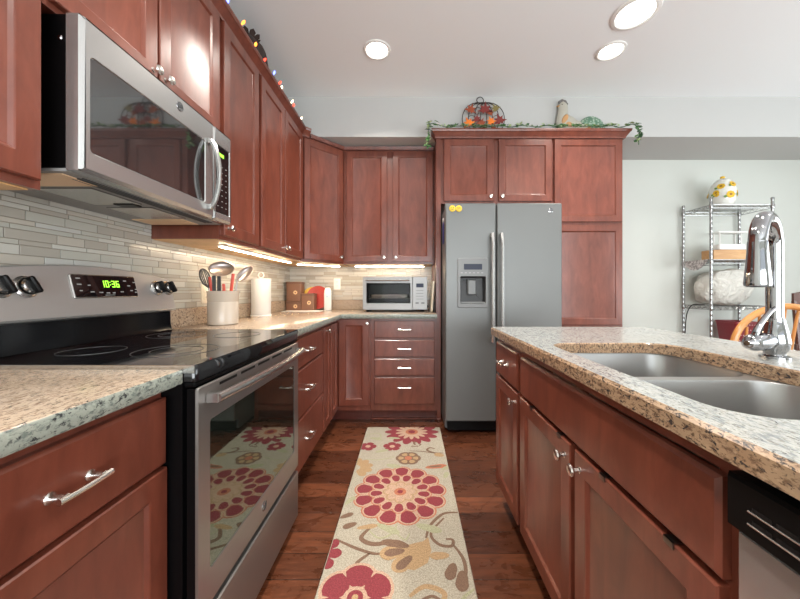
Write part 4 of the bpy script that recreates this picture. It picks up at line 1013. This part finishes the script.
def windsor(cx, cy, s, label):
    t = thing('dining_chair', label, 'chair', (cx, cy, 0))
    w = .265; zs = .45
    pts = [(rr_[0], rr_[1]) for rr_ in rrect(-.22, .22, 0, .43, .12, 6)]
    MB().prism(WF, [(cx+a, cy+.02+b) for a, b in pts], zs-.035, zs, b=.01).build('seat', OAK, t)
    hoop = [V((cx+w*.86*-1, cy+.04, zs-.01))]
    for i in range(17):
        a = PI*i/16; hoop.append(V((cx-w*math.cos(a)*1.0, cy-.045*(.55+.45*math.sin(a)), .80+.253*math.sin(a)**.8)))
    hoop.append(V((cx+w*.86, cy+.04, zs-.01)))
    MB().tube(spline(hoop, 4), .0165, 10).build('hoop', OAK, t)
    for k in range(7):
        q = (k-3)/3.5; zt = .80+.253*(1-q*q)**.4-.004
        MB().tube([(cx+q*.17, cy+.045, zs-.01), (cx+q*.21, cy-.0, (zs+zt)/2), (cx+q*.245*.98, cy-.042, zt)], [.008, .0095, .006], 8).build('spindle', OAK, t)
    for sx in (-1, 1):
        for sy in (0, 1):
            MB().tube([(cx+sx*.22, cy+.03+sy*.42, 0), (cx+sx*.19, cy+.06+sy*.36, .25), (cx+sx*.16, cy+.09+sy*.28, zs-.03)], [.012, .018, .013], 10).build('leg', OAK, t)
    mb = MB()
    for sx in (-1, 1): mb.tube([(cx+sx*.205, cy+.05, .18), (cx+sx*.205, cy+.43, .18)], .009, 8)
    mb.tube([(cx-.205, cy+.24, .18), (cx+.205, cy+.24, .18)], .009, 8).build('stretcher', OAK, t)
windsor(1.99, 1.75, 1, 'honey wood spindle back chair with a rounded hoop behind the faucet')
cx, cy = 3.37, 2.60
t = thing('dining_chair', 'dark wood chair at the right edge of the photo, behind the faucet', 'chair', (cx, cy, 0))
MB().rr(WF, cx-.22, cx+.22, cy-.43, cy, .03, [(.01, .43), (0, .44), (0, .46), (.01, .47)]).build('seat', WALNUT, t)
for sx in (-1, 1):
    MB().tube([(cx+sx*.20, cy-.005, 0), (cx+sx*.20, cy+.015, .47), (cx+sx*.215, cy+.05, 1.05)], [.014, .02, .016], 10).build('leg', WALNUT, t)
    MB().tube([(cx+sx*.19, cy-.40, 0), (cx+sx*.19, cy-.39, .44)], [.013, .02], 10).build('leg', WALNUT, t)
for z0, z1 in ((.985, 1.115), (.80, .86), (.655, .70)):
    rg = []
    for i in range(9):
        q = i/8*2-1; y = cy+.048*(z1/1.1)+.03*(1-q*q)-.006; x = cx+q*.235
        rg.append([V((x, y-.009, z0)), V((x, y+.009, z0)), V((x, y+.009, z1+.02*(1-q*q))), V((x, y-.009, z1+.02*(1-q*q)))])
    MB().rings(rg).build('back_rail', WALNUT, t)

# ------------------------------------------------------------------ decorations on the cabinets
IV = [mat('ivy_green', (.07, .17, .05), .5), mat('ivy_pale', (.33, .42, .20), .5), mat('ivy_dark', (.03, .09, .03), .5)]
R = random.Random(21)
ZT = 2.543
path = [(.150, 2.745, 2.34), (.160, 2.750, 2.43), (.165, 2.748, 2.52), (.20, 2.762, 2.566)] + [(.32+.08*i, 2.805+.008*math.sin(i*2.1), 2.556+.012*abs(math.sin(i*1.3))) for i in range(19)] + [(1.84, 2.81, 2.556), (1.91, 2.775, 2.564), (1.957, 2.757, 2.52), (1.957, 2.76, 2.43), (1.955, 2.755, 2.38)]
t = thing('ivy_garland', 'green ivy garland trailing along the crown above the refrigerator', 'garland', (1.05, 2.8, 2.55))
sp = spline(path, 8)
MB().tube(sp, .003, 6).build('stem', IV[2], t)
mb = MB()
lobes = [(0, -.5), (.42, -.42), (.35, -.05), (.62, .12), (.25, .25), (0, .75), (-.25, .25), (-.62, .12), (-.35, -.05), (-.42, -.42)]
for i in range(300):
    k = R.random(); p = sp[int(k*(len(sp)-1))]
    if .92 < p.x < 1.0 and R.random() < .6: continue
    top_run = .25 < p.x < 1.9; s = R.uniform(.018, .030) if top_run else R.uniform(.024, .042); c = p + V((R.uniform(-.022, .022), R.uniform(-.02, .012), R.uniform(.0, .014) if top_run else R.uniform(-.01, .03)))
    M = Matrix.Rotation(R.uniform(-1., 1.), 3, 'Z') @ Matrix.Rotation(R.uniform(.2, 1.3), 3, 'X') @ Matrix.Rotation(R.uniform(0, 6.3), 3, 'Z')
    top_ = [c + M @ V((u*s, v*s, .004*abs(u)*s*10)) for u, v in lobes]; ctr = c + M @ V((0, .05*s, -.0025)); bot = [q - M @ V((0, 0, .0012)) for q in top_]
    n = len(top_); ok = all(q.y < 2.840 for q in top_) and any(all(g(q) for q in top_+bot+[ctr]) for g in (lambda q: q.z > 2.5445, lambda q: q.x < .183, lambda q: q.x > 1.942, lambda q: q.y < 2.782))
    if not ok: continue
    mi = R.choice((0, 0, 1, 1, 2))
    mb.add([ctr] + top_ + bot, [(0, 1+j, 1+(j+1) % n) for j in range(n)] + [(1+j, 1+n+j, 1+n+(j+1) % n, 1+(j+1) % n) for j in range(n)] + [tuple(range(2*n, n, -1))], mi)
mb.build('foliage', IV, t, smooth=0)
# wire pumpkin with maple leaves
wx, wy, wz = .655, 2.876, 2.4915
RUSTY = mat('dark_wire', (.045, .03, .025), .45, .6)
t = thing('wire_pumpkin', 'openwork wire pumpkin with red and orange leaves above the refrigerator', 'pumpkin decoration', (wx, wy, wz))
mb = MB(); rx, rz, ry = .187, .154, .024
for k, q in enumerate((-1, -.72, -.42, -.14, .14, .42, .72, 1)):
    pts = [V((wx + q*rx*math.sin(a)**.75 if a not in (0, PI) else wx, wy - (ry*math.sqrt(max(0, 1-q*q*.8)))*math.sin(a), wz + rz - rz*math.cos(a) + .012*abs(q))) for a in [PI*(i+.02)/16.04 for i in range(17)]]
    mb.tube(pts, .0038, 6)
for k in range(6):                                     # curling vines on the front
    a = k*1.05; c0 = V((wx + .11*math.cos(a), wy-ry-.001, wz+rz+.08*math.sin(a)))
    mb.tube([c0 + V((.045*math.cos(b)*(1-b/9), 0, .045*math.sin(b)*(1-b/9))) for b in [i*.5 for i in range(14)]], .0026, 5)
mb.build('wire_frame', RUSTY, t)
MB().tube([V((wx-.005, wy, wz+2*rz-.008))] + [V((wx-.03+.034*math.cos(a)*(1-a/14), wy, wz+2*rz+.03+.034*math.sin(a)*(1-a/14))) for a in [-.9+i*.45 for i in range(13)]], .0042, 6).build('stem_curl', RUSTY, t)
def maple(c, s, rot, F):
    out = []; rr_ = [1, .42, .78, .40, .95, .45, .55, .25, .55, .45, .95, .40, .78, .42]
    for i, r in enumerate(rr_): a = PI/2 + 2*PI*i/len(rr_) + rot; out.append((c[0]+s*r*math.cos(a), c[1]+s*r*math.sin(a)))
    return out
LC = {'wine': mat('leaf_wine', (.20, .025, .02), .5), 'orange': mat('leaf_orange', (.85, .20, .015), .5), 'rust': mat('leaf_rust', (.30, .06, .02), .5), 'olive': mat('leaf_olive', (.22, .17, .05), .5)}
F = Fr((wx, wy-ry-.004, wz+rz), (1, 0, 0))
for (u, v, s, k) in ((-.115, .085, .055, 'rust'), (.012, .085, .068, 'wine'), (.105, .095, .045, 'olive'), (-.13, -.035, .058, 'orange'), (-.06, .0, .045, 'wine'), (-.02, -.035, .05, 'rust'), (.065, -.02, .048, 'orange'), (.14, -.01, .062, 'wine'), (.055, .055, .035, 'rust'), (.0, -.09, .05, 'wine'), (-.08, -.10, .04, 'olive'), (.09, -.09, .045, 'rust')):
    MB().prism(F, maple((u, v), s*1.12, R.uniform(-.6, .6), F), 0, .003).build('leaf', LC[k], t, smooth=0)
# rooster figurine
RB = mat('rooster_cream', (.42, .40, .34), .4); RG = mat('rooster_tail', (.20, .33, .24), .45); RO = mat('rooster_breast', (.50, .27, .11), .5); RGY = mat('rooster_comb', (.16, .15, .14), .6)
_n = N(RG, 'ShaderNodeTexVoronoi'); _n.inputs['Scale'].default_value = 55; L(RG, coords(RG), _n.inputs['Vector'])
L(RG, ramp(RG, _n.outputs['Distance'], [(.2, (.40, .50, .40)), (.6, (.10, .20, .13))]), bsdf(RG).inputs['Base Color'])
rx0, ry0, rz0 = 1.50, 2.874, 2.4915
t = thing('rooster_figurine', 'long green tailed rooster figurine above the pantry cabinet', 'figurine', (rx0, ry0, rz0))
def loft(pts, mi=0):                                   # (x, z, half height, half depth)
    rings = []
    for i, (x, z, h, d) in enumerate(pts):
        a = pts[max(i-1, 0)]; b = pts[min(i+1, len(pts)-1)]; tx_, tz_ = b[0]-a[0], b[1]-a[1]; n = math.hypot(tx_, tz_) or 1
        ux, uz = -tz_/n, tx_/n
        rings.append([V((x + ux*h*math.cos(q), ry0 + .72*d*math.sin(q), z + uz*h*math.cos(q))) for q in [2*PI*j/16 for j in range(16)]])
    return MB().rings(rings)
def lofts(pts): 
    S_ = spline([(p[0], p[1], p[2]) for p in pts], 5); D_ = spline([(p[3], 0, 0) for p in pts], 5)
    return loft([(a.x, a.y, max(a.z, .002), max(b.x, .002)) for a, b in zip(S_, D_)])
lofts([(1.362, 2.815, .010, .012), (1.364, 2.785, .040, .028), (1.366, 2.735, .042, .030), (1.364, 2.69, .054, .034), (1.380, 2.640, .084, .042), (1.42, 2.590, .092, .042), (1.50, 2.570, .072, .042), (1.56, 2.568, .062, .040), (1.60, 2.565, .03, .03)]).build('body', RB, t)
lofts([(1.50, 2.585, .030, .028), (1.55, 2.600, .058, .036), (1.605, 2.610, .078, .040), (1.655, 2.590, .078, .038), (1.695, 2.545, .055, .032), (1.715, 2.512, .015, .015)]).build('tail', RG, t)
MB().ell((1.372, ry0-.026, 2.650), (.024, .008, .045), M=Matrix.Rotation(.5, 3, 'Y')).ell((1.41, ry0-.026, 2.60), (.04, .007, .025), M=Matrix.Rotation(.5, 3, 'Y')).build('breast_feathers', RO, t)
MB().lathe((1.335, ry0, 2.776), (-1, 0, -.1), [(.014, 0), (.008, .015), (.001, .032)], 10).build('beak', RO, t)
mb = MB()
for k, (x, z, r) in enumerate(((1.338, 2.812, .016), (1.358, 2.820, .020), (1.380, 2.812, .020), (1.395, 2.795, .016))): mb.ell((x, ry0, z), (r, .010, r))
mb.build('comb', RGY, t)
mb = MB()
for s in (-1, 1): mb.ell((1.350, ry0+s*.018, 2.782), (.005, .003, .005), 8, 6)
mb.build('eye', BLACK, t)
mb = MB()
for (x, z, r) in ((1.56, 2.555, .022), (1.60, 2.548, .020), (1.585, 2.572, .016)): mb.ell((x, ry0-.022, z), (r, .010, r))
mb.build('berries', LC['orange'] if 0 else RO, t)
# dark pumpkin and string lights above the left uppers
qx, qy, qz = -1.062, 2.13, 2.4915
DKP = mat('dark_pumpkin', (.035, .022, .018), .7)
t = thing('pumpkin_decoration', 'dark brown pumpkin decoration with a leafy top on the left uppers', 'pumpkin decoration', (qx, qy, qz))
mb = MB(); rings = []
for i in range(13):
    th = PI*i/12; th = min(max(th, .05), PI-.05)
    rings.append([V((qx + .122*math.sin(th)**.8*math.cos(a)*(.88+.12*abs(math.cos(4*a))), qy + .15*math.sin(th)**.8*math.sin(a)*(.88+.12*abs(math.cos(4*a))), qz + .150 - .150*math.cos(th))) for a in [2*PI*j/48 for j in range(48)]])
mb.rings(rings).build('pumpkin_body', DKP, t, smooth=60)
mb = MB()
for k in range(9):
    a = 2*PI*k/9; u = V((math.cos(a), math.sin(a), 0)); w = V((-math.sin(a), math.cos(a), 0)); b0 = V((qx, qy, qz+.272))
    pts = [b0, b0+u*.035+w*.030+V((0, 0, .02)), b0+u*.045+w*.016+V((0, 0, .035)), b0+u*.066+w*.018+V((0, 0, .046)), b0+u*.075+V((0, 0, .058)), b0+u*.066-w*.018+V((0, 0, .046)), b0+u*.045-w*.016+V((0, 0, .035)), b0+u*.035-w*.030+V((0, 0, .02))]
    mb.rings([pts, [p+V((0, 0, .004)) for p in pts]])
mb.tube([(qx, qy, qz+.282), (qx+.01, qy, qz+.315), (qx+.03, qy+.02, qz+.32)], [.014, .011, .008], 8)
mb.build('leafy_stem', mat('dry_leaf', (.05, .028, .022), .8), t, smooth=0)
t = thing('string_lights', 'coloured string lights lying along the top of the left crown', 'string lights', (-.92, 2.0, 2.545))
BL = [(1.36, 'blue'), (1.47, 'orange'), (1.60, 'blue'), (1.72, 'orange'), (1.88, 'orange'), (2.0, 'red'), (2.125, 'blue'), (2.22, 'red'), (2.28, 'white'), (2.44, 'white'), (2.50, 'red'), (2.68, 'white')]
wire = []
for i, (y, c) in enumerate(BL):
    x = -.888 - .006*(i % 3); z = 2.548 + (.0 if i % 2 else .004)
    wire += [(x-.02, y-.03, z+.004), (x-.012, y, z+.003)]
    tip = V((.45 if i % 2 else .15, .2, .8)).normalized(); b0 = V((x-.006, y, z+.006))
    MB().lathe(b0, tip, [(.0035, 0), (.005, .008), (.007, .013), (.0065, .020), (.0035, .028), (.001, .031)], 10).build('bulb', GLOW[c], t)
MB().tube(spline([V(p) for p in wire], 4), .0018, 5).build('wire', mat('green_wire', (.02, .08, .03), .6), t)

# ------------------------------------------------------------------ recessed ceiling lights
LABS = {0: 'recessed ceiling light over the rug side of the kitchen', 1: 'recessed ceiling light farther from the camera of the close pair over the island', 2: 'recessed ceiling light nearer the camera of the close pair over the island'}
for i, (x, y) in enumerate(CANS):
    k = 1.3 if i == 2 else .95
    t = thing('ceiling_light', LABS.get(i, 'recessed ceiling light outside the picture'), 'ceiling light', (x, y, CEIL), 'recessed ceiling lights')
    MB().rings([[V((x+q*math.cos(a), y+q*math.sin(a), z)) for a in [2*PI*j/32 for j in range(32)]] for q, z in ((.105*k, CEIL), (.103*k, CEIL-.006), (.088*k, CEIL-.010), (.080*k, CEIL-.004), (.105*k, CEIL))], False, False).build('trim_ring', WHITE, t)
    MB().lathe((x, y, CEIL-.001), (0, 0, -1), [(.082*k, 0), (.082*k, .003), (.06*k, .006)], 32).build('lens', CANGLOW, t)
    l = area('downlight', (x, y, CEIL-.012), (0, 0, 0), .15, .15, CAN_W*(1.45 if x < 0 else .9), (1, .93, .84), 'DISK'); l.parent = t; l.location = (0, 0, -.012)

for o in bpy.data.objects:
    if '_o' in o: del o['_o']
